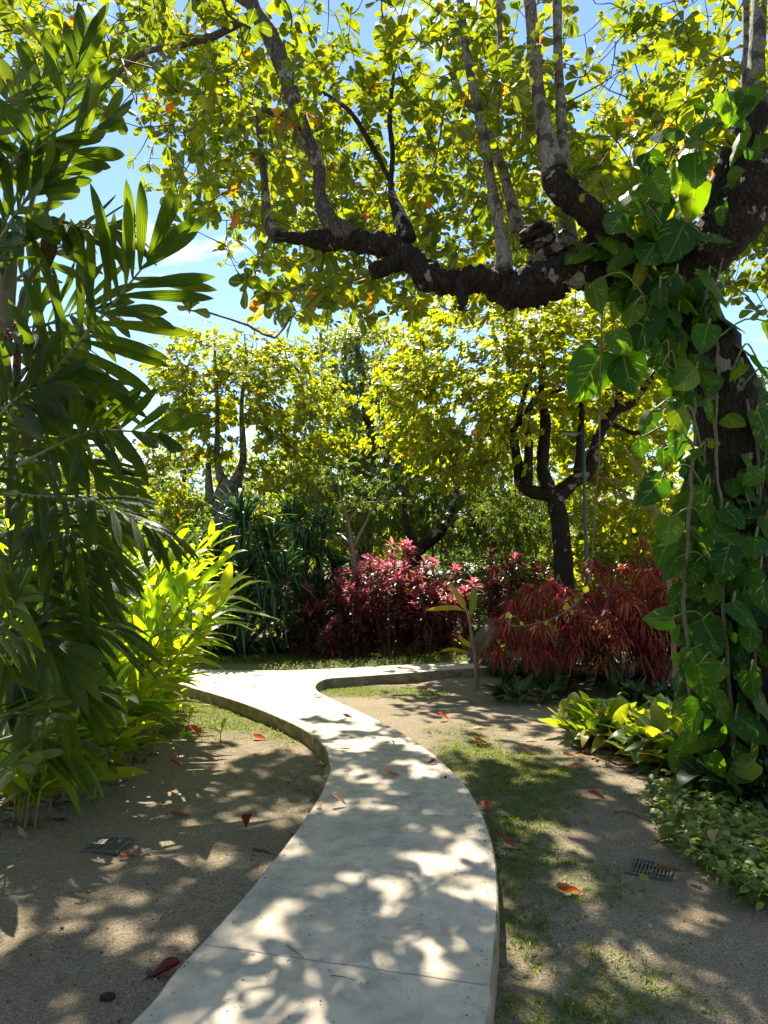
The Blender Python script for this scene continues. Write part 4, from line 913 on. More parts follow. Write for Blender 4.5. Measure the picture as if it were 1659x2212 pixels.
# tall centre tree
bz = P(775, 1262, 27) * np.array([1, 1, 0])
pts = crown_in([(640, 780), (680, 720), (740, 690), (800, 690), (880, 730), (930, 850), (950, 1000), (900, 1150), (780, 1200), (680, 1130), (640, 1000)], 25, 30, 3400); rng.shuffle(pts)
gen_tree('tall_tree', 'tall grey-green tree with fine twiggy top rising behind the slender pale tree', 'tree', bz,
    [([bz, P(790, 1100, 27), P(800, 950, 27), P(780, 800, 27), P(760, 710, 27)], [.4, .34, .26, .14, .04]), ([P(795, 1100, 27), P(850, 950, 27), P(870, 850, 27)], [.2, .13, .06]), ([P(792, 1050, 27), P(730, 930, 27), P(700, 830, 27)], [.18, .12, .05])],
    pts, None, M['olive'], M['bark_mid'], (6, 9), .27, .4, LANCE_S, droop=(.2, .8), up=.2)
# slender pale tree over the bed
bz = P(765, 1262, 17) * np.array([1, 1, 0])
pts = np.vstack([ell(P(740, 1020, 17), (1.1, .9, .45), 100, .1, 6, .25), ell(P(840, 1060, 17), (1.0, .9, .45), 90, .1, 6, .25), ell(P(770, 1090, 17), (1.2, .8, .3), 60, .1, 6, .2), ell(P(690, 1120, 17), (.5, .5, .3), 24, .1, 6, .2)]); rng.shuffle(pts)
gen_tree('slender_tree', 'slender pale-barked tree with airy feathery leaves rising out of the red bed', 'tree', bz,
    [([bz, P(765, 1240, 17), P(762, 1190, 17), P(752, 1130, 17), P(738, 1080, 17), P(728, 1030, 17)], [.065, .06, .055, .04, .03, .015]), ([P(762, 1185, 17), P(790, 1130, 17), P(810, 1090, 17), P(850, 1050, 17)], [.04, .03, .024, .012]), ([P(760, 1195, 17), P(730, 1170, 17), P(690, 1165, 17)], [.02, .015, .008]), ([P(752, 1130, 17), P(780, 1090, 17), P(830, 1085, 17), P(900, 1090, 17)], [.025, .018, .014, .007])],
    pts, None, M['fine'], M['stem_tan'], (6, 9), .12, .3, LANCE_S, droop=(.1, .5), up=.2, r0=.003, step=.4)
# bare forked sapling in front of the vine
bz = P(1455, 1262, 9) * np.array([1, 1, 0])
pts = np.vstack([P(1310, 960, 9), P(1300, 1010, 9), P(1330, 1045, 9), P(1340, 930, 9)])
gen_tree('bare_sapling', 'bare pale forked sapling left of the vine-covered trunk', 'sapling', bz,
    [([bz, P(1440, 1200, 9), P(1420, 1120, 9), P(1395, 1050, 9), P(1350, 970, 9), P(1310, 930, 9)], [.028, .025, .022, .018, .012, .006]), ([P(1412, 1100, 9), P(1370, 1085, 9), P(1330, 1060, 9)], [.014, .01, .005]), ([P(1400, 1062, 9), P(1340, 1040, 9), P(1290, 1030, 9)], [.012, .009, .004])],
    pts, None, M['fine'], M['stem_tan'], (2, 4), .1, .4, LANCE_S, r0=.003, step=.4)
# distant trees: three kinds, copied
def far_proto(seed, mat, h, r, n, L0, wr):
    z = np.zeros(3); pts = np.vstack([ell((0, 0, h * .62), (r, r, h * .3), n, .35, 12, .35), ell((r * .4, 0, h * .42), (r * .8, r * .8, h * .22), n // 2, .3, 12, .35), ell((-r * .5, .3, h * .38), (r * .7, r * .8, h * .2), n // 2, .3, 12, .35)]); rng.shuffle(pts)
    return gen_tree('distant_tree', '', 'tree', z, [([z, np.array([.1, 0, h * .25]), np.array([-.1, .1, h * .5]), np.array([0, 0, h * .75])], [.26, .2, .14, .05]), ([np.array([.05, 0, h * .3]), np.array([r * .4, .2, h * .5])], [.13, .05]), ([np.array([0, 0, h * .28]), np.array([-r * .45, 0, h * .45])], [.13, .05])],
        pts, None, mat, M['bark_mid'], (6, 9), L0, wr, OBOV_S if wr > .4 else LANCE_S, droop=(.1, .6), up=.3, red=.01)
protos = [far_proto(1, M['almond_far'], 8, 3.0, 500, .26, .55), far_proto(2, M['far'], 9, 3.2, 620, .22, .35), far_proto(3, M['mango'], 8, 3.1, 560, .26, .28)]
spots = [(60, 26, 0, 1.05, 'yellow-green tree behind the palm at the far left'), (215, 28, 1, .85, 'bushy light green tree behind the tallest ginger clump'), (330, 25, 0, .7, 'low yellow tree between the ginger and the pandanus'),
         (-120, 22, 2, 1.1, 'dark tree past the left edge behind the palm'), (420, 33, 1, .8, 'light green tree showing under the crown of the pale-stemmed almond'),
         (1350, 30, 1, .8, 'bright green tree behind the lamp post on the right'), (1470, 28, 0, .9, 'yellow tree behind the vine-covered trunk'), (1620, 24, 0, 1.1, 'yellow-green tree seen right of the vine-covered trunk'),
         (1780, 18, 2, 1.0, 'dark tree at the far right edge behind the big trunk'), (1200, 36, 1, .95, 'pale green tree far behind the pollarded almond'), (1030, 40, 2, 1.0, 'dark tree far behind the cream building'),
         (600, 38, 2, 1.05, 'dark tree far behind the pandanus'), (900, 42, 1, 1.15, 'tall pale tree far behind the red bed'), (1420, 42, 2, .9, 'dark hillside tree behind the bright green ones'), (120, 38, 2, 1.1, 'dark tree in the far gap at the left'), (540, 30, 0, .95, 'yellow-green tree directly behind the pale-stemmed almond'), (450, 28, 1, .8, 'light tree left of the pale-stemmed almond trunk'), (690, 33, 0, 1.1, 'yellowish tree behind the slender pale tree'), (1110, 26, 1, .95, 'green tree between the arching trunk and the pollarded almond'), (1290, 25, 0, .9, 'yellow-green tree directly behind the pollarded almond'), (280, 21, 0, .75, 'yellow tree just behind the tallest ginger'), (395, 25, 1, .85, 'light green tree in the gap between the palm and the pandanus'), (350, 30, 0, 1.0, 'yellow tree farther back in the gap between the palm and the pandanus'), (960, 33, 1, 1.05, 'light green tree behind the arching trunk'), (1380, 22, 0, .85, 'yellow-green tree between the pollarded almond and the vine')]
used = [False] * 3
for (u, d, k, s, lab) in spots:
    o = protos[k] if not used[k] else copy_tree(protos[k]); used[k] = True
    p = P(u, 1250, d); o.location = (p[0], p[1], 0); o.rotation_euler.z = rng.random() * 6.28; o.scale = (s, s, s * rng.uniform(.92, 1.1)); o['label'] = lab; o['group'] = 'trees beyond the garden'

def bush(u, d, h, w, mat, label, n=260, L0=.2, wr=.4):
    p = P(u, 1255, d); p[2] = 0; pts = ell(p + [0, 0, h * .5], (w, w * .8, h * .52), n, .25, 8, .25); pts[:, 2] = np.abs(pts[:, 2]); t = thing('shrub', label, 'shrub', p, 'shrubs behind the garden')
    b = Bag()
    for q in range(7): e_ = pts[rng.integers(0, len(pts))]; addtube(b, [p + rng.normal(0, .08, 3) * [1, 1, 0], (p + e_) / 2 + [0, 0, .1], e_], [.03, .02, .008], n=5)
    b.build('stems', M['twig'], t); b = Bag(); rosettes(b, pts, unit(pts - p), (6, 9), L0, wr, LANCE_S if wr < .5 else OBOV_S, droop=(.1, .7), up=.3); b.build('foliage', M[mat], t)
for a in [(760, 19, 1.7, 1.2, 'mango', 'dark shrub behind the left part of the red bed'), (850, 23, 2.0, 1.6, 'mango', 'dark shrub at the foot of the arching trunk'), (950, 24, 1.9, 1.0, 'fine', 'green shrub before the left end of the pale roof'),
          (1060, 20, 2.5, 1.5, 'far', 'light green shrub between the lamp post and the bronze shrub'), (1150, 21, 2.3, 1.3, 'almond_far', 'yellow-green shrub left of the pollarded trunk'), (1310, 22, 1.7, 1.0, 'far', 'green shrub right of the pollarded trunk'),
          (1400, 20, 1.5, 1.2, 'mango', 'dark green shrub behind the tallest croton'), (1500, 16, 1.9, 1.4, 'far', 'green shrub behind the vine-wrapped trunk'), (1640, 14, 2.2, 1.5, 'almond_far', 'yellow-green shrub right of the big trunk'),
          (600, 21, 2.2, 2.0, 'mango', 'dark shrub filling in behind the pandanus'), (430, 21, 2.4, 1.8, 'mango', 'dark shrub left of the pandanus'), (330, 19, 2.4, 1.6, 'far', 'green shrub between the ginger and the lawn'),
          (200, 16, 3.0, 1.9, 'almond_far', 'yellow-lit shrub behind the tall ginger'), (60, 13, 3.2, 1.8, 'almond_far', 'yellow-lit shrub glimpsed through the palm fronds'), (-80, 10, 3.4, 1.6, 'mango', 'dark shrub past the left edge behind the palm')]:
    bush(*a, n=420 if a[1] < 22 else 360, L0=.24 if a[4] != 'fine' else .18, wr=.55 if a[4] == 'almond_far' else .34)
# wooded rise far behind, one mass
x = np.concatenate([np.linspace(-70, 70, 60)]); y = np.linspace(44, 110, 24); XX, YY = np.meshgrid(x, y)
hz = np.clip((YY - 44) / 40, 0, 1) * (8 + 2.2 * np.sin(XX * .09 + 1) + 1.2 * np.sin(XX * .23)); i, j = np.meshgrid(np.arange(23), np.arange(59), indexing='ij')
kind(build('hillside', np.stack([XX, YY, hz - .05], -1).reshape(-1, 3), np.stack([i * 60 + j, i * 60 + j + 1, (i + 1) * 60 + j + 1, (i + 1) * 60 + j], -1).reshape(-1, 4), M['soil'], attrs={'grass': np.full(XX.size, 1.6)}), 'structure')
n = 900; fx = rng.uniform(-46, 46, n); fy = rng.uniform(44, 72, n); fz = np.clip((fy - 44) / 40, 0, 1) * (8 + 2.2 * np.sin(fx * .09 + 1)) + rng.uniform(.4, 3.6, n)
c_ = np.repeat(np.stack([fx, fy, fz], -1), 10, 0) + rng.normal(0, .8, (n * 10, 3)) * [1, 1, .8]; ang = rng.uniform(math.pi * 1.02, math.pi * 1.98, 520); rr_ = rng.uniform(9, 22, 520); b0_ = np.stack([np.cos(ang) * rr_, np.sin(ang) * rr_ + 1, rng.uniform(.3, 7, 520)], -1)   # unseen foliage ring added behind the viewer to keep sky light out
c_ = np.vstack([c_, np.repeat(b0_, 5, 0) + rng.normal(0, .7, (2600, 3))]); c_[:, 2] = np.maximum(c_[:, 2], .1)
b = Bag(); rosettes(b, c_, unit(c_ - (c_.mean(0) - [0, 0, 30])), (4, 6), .5, .5, OBOV_S, up=.3); kind(b.build('woodland', M['far']), 'stuff', 'far-off wooded rise behind the garden, plus unseen foliage added behind the viewer to block sky light', 'woodland')
# ------------------------------------------------------------------ low planting
def low_plant(base, n, L, mat, name, label, cat, group, wr=.3, up=1.2):
    t = Bag(); a = np.arange(n) * 2.4 + rng.random() * 6; el = rng.uniform(.35, up * 1.6, n); ax = np.stack([np.cos(a), np.sin(a), el], 1)
    Ls = L * rng.uniform(.6, 1.15, n)
    spread_leaves(t, base + np.c_[rng.normal(0, .04, (n, 2)), rng.uniform(0, L * .45, n)], ax, np.array([0, 0, 1.0]) + rng.normal(0, .3, (n, 3)), Ls, Ls * wr, LANCE, droop=rng.uniform(.1, .6, n), wave=.06, fold=.3)
    for q in range(3):
        pass
    o = t.build(name, M[mat], None, loc=base); return tag(o, label, cat, group)
lowpts = []
while len(lowpts) < 75:
    u = rng.uniform(1225, 1600); v = rng.uniform(1590, 1690)
    if v > 1610 + (u - 1235) * .32 or v < 1575 + (u - 1235) * .12: continue
    lowpts.append((u, v))
for q, (u, v) in enumerate(lowpts):
    low_plant(G(u, v), 26, rng.uniform(.36, .54), 'low', 'leafy_plant', 'bright yellow-green broad-leaved plant in the sunlit patch at the foot of the big tree', 'plant', 'sunlit low plants by the big tree')
for q in range(40):
    u = rng.uniform(1540, 1700); v = rng.uniform(1600, 1760)
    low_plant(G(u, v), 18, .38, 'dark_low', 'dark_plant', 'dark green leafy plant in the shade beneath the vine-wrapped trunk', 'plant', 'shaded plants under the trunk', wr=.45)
for q in range(60):
    u = rng.uniform(1060, 1560); v = rng.uniform(1462, 1522) + (u - 1060) * .03
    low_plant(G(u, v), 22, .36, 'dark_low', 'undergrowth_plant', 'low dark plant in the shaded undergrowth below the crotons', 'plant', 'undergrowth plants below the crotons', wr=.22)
for q in range(24):
    u = rng.uniform(1045, 1240); v = rng.uniform(1446, 1468)
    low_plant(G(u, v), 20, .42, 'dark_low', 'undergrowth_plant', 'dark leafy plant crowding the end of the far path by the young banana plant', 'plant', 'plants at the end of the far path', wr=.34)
for q in range(28):
    u = rng.uniform(430, 640); v = rng.uniform(1398, 1416)
    low_plant(G(u, v), 18, .42, 'dark_low', 'border_plant', 'dark broad-leaved plant in the border under the pandanus', 'plant', 'border plants under the pandanus', wr=.28)
for q in range(16):
    u = rng.uniform(1000, 1075); v = rng.uniform(1400, 1425)
    low_plant(G(u, v), 18, .5, 'low', 'strap_leaf_plant', 'light green strap-leaved plant beside the leaning boulder', 'plant', 'pale plants by the boulder', wr=.16)
for q in range(10):
    u = rng.uniform(1140, 1290); v = rng.uniform(1385, 1400)
    low_plant(G(u, v), 16, .9, 'low', 'broad_leaf_plant', 'large light green leafy plant in front of the pollarded trunk', 'plant', 'large plants at the pollarded trunk', wr=.35)
for q in range(14):
    u = rng.uniform(330, 440); v = rng.uniform(1385, 1410)
    low_plant(G(u, v), 20, .8, 'pandan', 'sword_leaf_plant', 'dark spiky plant left of the pandanus behind the ginger', 'plant', 'spiky plants left of the pandanus', wr=.07)
# weeds along the far edge of the path
bw = Bag(); x = rng.uniform(-3.4, 2.4, 900); y0 = np.interp(x, c2(Fp)[:, 0], c2(Fp)[:, 1]); y = y0 + .08 + np.abs(rng.normal(0, .55, 900))
for xx_, yy_ in zip(x, y):
    k = 9; a = np.arange(k) * 2.4; h = rng.uniform(.06, .26)
    spread_leaves(bw, np.array([xx_, yy_, 0]) + np.c_[rng.normal(0, .02, (k, 2)), np.linspace(.1, 1, k) * h], np.stack([np.cos(a), np.sin(a), np.full(k, .8)], 1), np.array([0, 0, 1.0]), rng.uniform(.04, .09, k), .014, LANCE_S, droop=.3)
kind(bw.build('weeds', M['low']), 'stuff', 'low weeds along the far edge of the path', 'weeds')
# creeping ground cover at the right
bc = Bag(); cnt = 0
poly = np.array([(1395, 1718), (1480, 1690), (1560, 1690), (1720, 1700), (1800, 1990), (1600, 1960), (1540, 1900), (1440, 1840), (1400, 1760)])
P0 = []
while len(P0) < 2600:
    u = rng.uniform(1380, 1800); v = rng.uniform(1680, 1990)
    if inside(poly, u, v) or (rng.random() < .01 and v > 1700): P0.append(G(u, v))
P0 = np.array(P0); n = len(P0)
a = rng.random(n) * 6.28
spread_leaves(bc, P0 + np.c_[np.zeros((n, 2)), rng.uniform(.02, .16, n)], np.stack([np.cos(a), np.sin(a), rng.normal(.15, .35, n)], 1), np.array([0, -.25, 1.0]) + rng.normal(0, .35, (n, 3)), rng.uniform(.04, .085, n), rng.uniform(.03, .055, n), LANCE, droop=.15, fold=.3)
for q in range(260):
    p = P0[rng.integers(0, n)]; d = unit(rng.normal(0, 1, 3) * [1, 1, 0]) * rng.uniform(.1, .3)
    addtube(bc, [p + [0, 0, .01], p + d * .5 + [0, 0, .07], p + d + [0, 0, .03]], .0025, n=4, per=3)
kind(bc.build('ground_cover', M['cover']), 'stuff', 'creeping green ground cover at the right edge', 'ground cover')
# leaf litter under the ginger and low plants
lit = Bag(); L0 = []
while len(L0) < 620:
    if rng.random() < .65: u = rng.uniform(-60, 330); v = 1760 - (u + 60) * .42 + abs(rng.normal(0, 34)) - 14
    else: u = rng.uniform(1240, 1560); v = 1612 + (u - 1240) * .34 + rng.normal(0, 14)
    L0.append(G(u, v))
L0 = np.array(L0); a = rng.random(len(L0)) * 6.28
spread_leaves(lit, L0 + [0, 0, .012], np.stack([np.cos(a), np.sin(a), rng.normal(0, .12, len(a))], 1), np.array([0, 0, 1.0]) + rng.normal(0, .35, (len(a), 3)), rng.uniform(.07, .17, len(a)), rng.uniform(.02, .06, len(a)), LANCE, droop=0, wave=.1, curl=rng.uniform(-.3, .1, len(a)))
px_ = rng.uniform(-2.5, 1.4, 700); py_ = rng.uniform(2.2, 12, 700); ok = inside(edge, px_, py_); px_, py_ = px_[ok], py_[ok]; a = rng.random(len(px_)) * 6.28
spread_leaves(lit, np.stack([px_, py_, np.full(len(px_), PT + .004)], -1), np.stack([np.cos(a), np.sin(a), rng.normal(0, .15, len(a))], 1), np.array([0, 0, 1.0]) + rng.normal(0, .4, (len(a), 3)), rng.uniform(.008, .03, len(a)), rng.uniform(.002, .008, len(a)), LANCE_S, droop=0, wave=.1, rnd=rng.random(len(a)) * .7)
ei = rng.integers(0, len(edge), 2600); ed_ = edge[ei] + rng.normal(0, .06, (2600, 2)); ok = (~inside(edge, ed_[:, 0], ed_[:, 1])) & (ed_[:, 1] > 1.9) & (ed_[:, 1] < 11) & (rng.random(2600) < .3); ed_ = ed_[ok]; ok = dist_edge(ed_[:, 0], ed_[:, 1]) > .02; ed_ = ed_[ok]; a = rng.random(len(ed_)) * 6.28
spread_leaves(lit, np.stack([ed_[:, 0], ed_[:, 1], gz(ed_[:, 0], ed_[:, 1]) + .008], -1), np.stack([np.cos(a), np.sin(a), rng.normal(0, .25, len(a))], 1), np.array([0, 0, 1.0]) + rng.normal(0, .5, (len(a), 3)), rng.uniform(.02, .1, len(a)), rng.uniform(.006, .03, len(a)), LANCE_S, droop=0, wave=.12, rnd=rng.random(len(a)) * .8)
x, y = scatter(900, -3.4, 3.4, 1.9, 9.0); a = rng.random(len(x)) * 6.28
spread_leaves(lit, np.stack([x, y, gz(x, y) + .004], -1), np.stack([np.cos(a), np.sin(a), rng.normal(0, .15, len(a))], 1), np.array([0, 0, 1.0]) + rng.normal(0, .4, (len(a), 3)), rng.uniform(.012, .05, len(a)), rng.uniform(.003, .016, len(a)), LANCE_S, droop=0, wave=.1, rnd=rng.random(len(a)) * .8)
M['litter'] = leaf_mat('leaf_litter', [(0, (.06, .04, .025)), (.4, (.16, .1, .05)), (.7, (.3, .2, .1)), (.85, (.3, .05, .02)), (1, (.22, .03, .015))], tmul=(1.2, .9, .6), tw=.2, rough=.7)
kind(lit.build('leaf_litter', M['litter']), 'stuff', 'dry brown leaf litter under the plants', 'leaf litter')

# ------------------------------------------------------------------ young banana-like plant
bp = G(1030, 1490); d0 = bp[1]
yb = thing('young_banana', 'thin young plant with three yellow leaves standing by the end of the far path', 'young plant', bp)
b = Bag(); addtube(b, [bp - [0, 0, .03], P(1028, 1430, d0), P(1019, 1370, d0), P(1012, 1330, d0), P(1004, 1316, d0)], [.04, .033, .027, .02, .012], n=9, per=5, rough=.04); b.build('stem', M['stem_tan'], yb)
def bleaf(pts, W, nrm):
    b = Bag(); p = catmull(PP(pts), 8); t = unit(np.gradient(p, axis=0)); s = np.cross(t, unit(np.array(nrm, float))); s = unit(s)
    w = np.interp(np.linspace(0, 1, len(p)), [0, .12, .3, .6, .85, 1], [.12, .15, .9, 1, .7, .05]) * W / 2
    nn = np.cross(s, t); V = np.stack([p - s * w[:, None] + nn * w[:, None] * .3, p, p + s * w[:, None] + nn * w[:, None] * .3], 1).reshape(-1, 3)
    Q = np.array([[i_ * 3 + j_, i_ * 3 + j_ + 1, i_ * 3 + j_ + 4, i_ * 3 + j_ + 3] for i_ in range(len(p) - 1) for j_ in range(2)])
    U = np.array([[j_ / 2, i_ / len(p)] for i_ in range(len(p)) for j_ in range(3)]); b.add(V, Q, U); return b.build('leaf', M['banana'], yb)
bleaf([(1010, 1325, d0), (998, 1305, d0), (985, 1285, d0 - .05), (973, 1262, d0 - .1)], .15, (.8, -1, .3))
bleaf([(1008, 1322, d0), (985, 1314, d0 - .1), (955, 1315, d0 - .2), (918, 1319, d0 - .3)], .1, (0, -.8, .6))
lf_ = bleaf([(1015, 1340, d0), (1020, 1310, d0), (1022, 1285, d0), (1024, 1268, d0)], .13, (.3, -1, .2)); lf_.data.materials[0] = M['low']; lf_['label'] = 'pale green leaf'
bleaf([(1022, 1400, d0), (1010, 1392, d0 - .05), (1000, 1385, d0 - .1), (990, 1372, d0 - .1)], .1, (.6, -1, .4))
bleaf([(1024, 1415, d0), (1000, 1408, d0 - .1), (975, 1404, d0 - .2), (950, 1408, d0 - .3)], .09, (0, -.6, .8))

# boulder
def boulder(c, r, rot, label, name='boulder', mat='rock', seed=3):
    bm = bmesh.new(); bmesh.ops.create_icosphere(bm, subdivisions=4, radius=1)
    k = np.random.default_rng(seed); dirs_ = unit(k.normal(0, 1, (14, 3))); off = k.uniform(.62, .95, 14)
    for v in bm.verts:
        p = np.array(v.co); s = 1.0
        for d_, o_ in zip(dirs_, off):
            q = p.dot(d_)
            if q > o_: s = min(s, o_ / q + .05 * (1 - o_ / q))
        p = p * s + .02 * np.sin(p * 13 + k.random() * 0)
        v.co = p
    me = bpy.data.meshes.new(name); bm.to_mesh(me); bm.free(); me.materials.append(M[mat])
    me.polygons.foreach_set('use_smooth', np.full(len(me.polygons), True))
    o = bpy.data.objects.new(name, me); COL.objects.link(o); o.location = c; o.scale = r; o.rotation_euler = rot
    return tag(o, label, 'rock')
q = P(1052, 1372, 13.9); boulder(tuple(q), (.2, .3, .58), (0, .75, .25), 'leaning grey-brown boulder between the young banana plant and the crotons')
q = P(1040, 1420, 13.9); boulder((q[0], q[1], .12), (.3, .3, .25), (0, .2, .8), 'low dark rock at the end of the far path', seed=8)
q = G(230, 2163); boulder((q[0], q[1], .012), (.035, .028, .022), (0, 0, .4), 'brown clod of earth on the near left soil', 'clod', 'bark_mid', 5)
q = G(962, 1680, PT); boulder((q[0], q[1], PT + .006), (.012, .011, .009), (0, 0, .4), 'tiny dark pebble on the right half of the path', 'pebble', 'bark_dark', 6)

# ------------------------------------------------------------------ drain grates
def grate(c, yaw, label, bars, crosses):
    t = thing('drain_grate', label, 'drain grate', (c[0], c[1], gz(c[0], c[1]) + .004), 'drain grates in the soil'); s = .125
    def part(name, boxes, mat):
        b = Bag()
        for cc, hh in boxes: box(b, np.array(cc) + origin_of(t), hh)
        return b.build(name, mat, t, smooth=False)
    part('frame', [((0, s - .008, .008), (s, .008, .008)), ((0, -s + .008, .008), (s, .008, .008)), ((s - .008, 0, .008), (.008, s - .016, .008)), ((-s + .008, 0, .008), (.008, s - .016, .008))], M['metal_grate'])
    w = s - .016
    part('bars', [((0, -w + (2 * w) * (k + .5) / bars, .008), (w, .0042, .006)) for k in range(bars)], M['metal_grate'])
    part('cross_bars', [((cx, 0, .0095), (.006, w, .006)) for cx in crosses], M['metal_grate'])
    part('pit', [((0, 0, .0005), (w, w, .0008))], M['grate_shade_pane'])  # flat sheet coloured black for the shade under the bars, no hollow
    t.rotation_euler.z = yaw; return t
grate(G(234, 1826), R(-6), 'weathered drain grate in the shade of the left soil', 10, (-.05, .0))
grate(G(1406, 1877), R(62), 'drain grate in the right soil with a curled brown leaf on it', 10, (-.06, .06))

# ------------------------------------------------------------------ fallen leaves
def dead_mat(name, c, c2_):
    return leaf_mat(name, [(0, c), (1, c2_)], tmul=(1.6, 1.1, .7), tw=.25, rough=.6, pattern='mid', vein=tuple(min(1, x_ * 1.5) for x_ in c2_), spots=(.08, .04, .02))
M['d_red'] = dead_mat('fallen_red', (.34, .035, .02), (.42, .07, .03)); M['d_dark'] = dead_mat('fallen_dark_red', (.12, .02, .015), (.18, .03, .02))
M['d_orange'] = dead_mat('fallen_orange', (.5, .17, .04), (.45, .12, .03)); M['d_brown'] = dead_mat('fallen_brown', (.2, .1, .05), (.28, .14, .07)); M['d_tan'] = dead_mat('fallen_tan', (.45, .33, .22), (.5, .36, .26))
DOB = Tpl([(0, .05), (.08, .1), (.2, .3), (.32, .52), (.45, .72), (.58, .88), (.7, .98), (.8, 1), (.88, .88), (.94, .68), (.98, .42), (1, .2)], 6)
DLA = Tpl([(0, .06), (.08, .22), (.18, .5), (.3, .78), (.42, .95), (.55, 1), (.66, .92), (.77, .72), (.86, .5), (.94, .24), (1, .03)], 6)
dead_me = []
for k in range(5):
    b = Bag(); spread_leaves(b, np.array([[0, -.5, 0]]), [[0, 1.0, 0]], [[0, 0, 1.0]], 1.0, .5 - .04 * k, DOB if k % 2 else DLA, droop=0, fold=[.3, .8, .15, 1.2, .6][k], wave=0, curl=[-.12, -.3, .05, -.2, -.45][k], rnd=rng.random())
    V = b.V[0]; V[:, 2] -= V[:, 2].min(); V += np.stack([.03 * np.sin(V[:, 1] * 11 + k), .02 * np.sin(V[:, 0] * 17 + k * 2), .045 * np.sin(V[:, 1] * 13 + V[:, 0] * 21 + k) * (np.abs(V[:, 0]) * 3) + .03 * np.sin(V[:, 1] * 6 + k)], -1); V[:, 2] -= V[:, 2].min(); dead_me.append(b)
def dead(u, v, L, shape, mat, yaw, label, z=None, tilt=0.0, roll=0.0):
    p = G(u, v, 0.0); 
    if inside(edge, np.array([G(u, v, PT)[0]]), np.array([G(u, v, PT)[1]]))[0]: p = G(u, v, PT)
    else: p[2] = gz(p[0], p[1])
    if z is not None: p = G(u, v, z)
    b = dead_me[shape]; o = build('fallen_leaf', b.V[0] * L * .85, b.Q[0], M[mat], None, b.U[0], b.R[0])
    o.location = (p[0], p[1], p[2] + .004 + abs(math.sin(tilt)) * L * .5); o.rotation_euler = (tilt, roll, R(yaw))
    return tag(o, label, 'fallen leaf', 'fallen almond leaves')
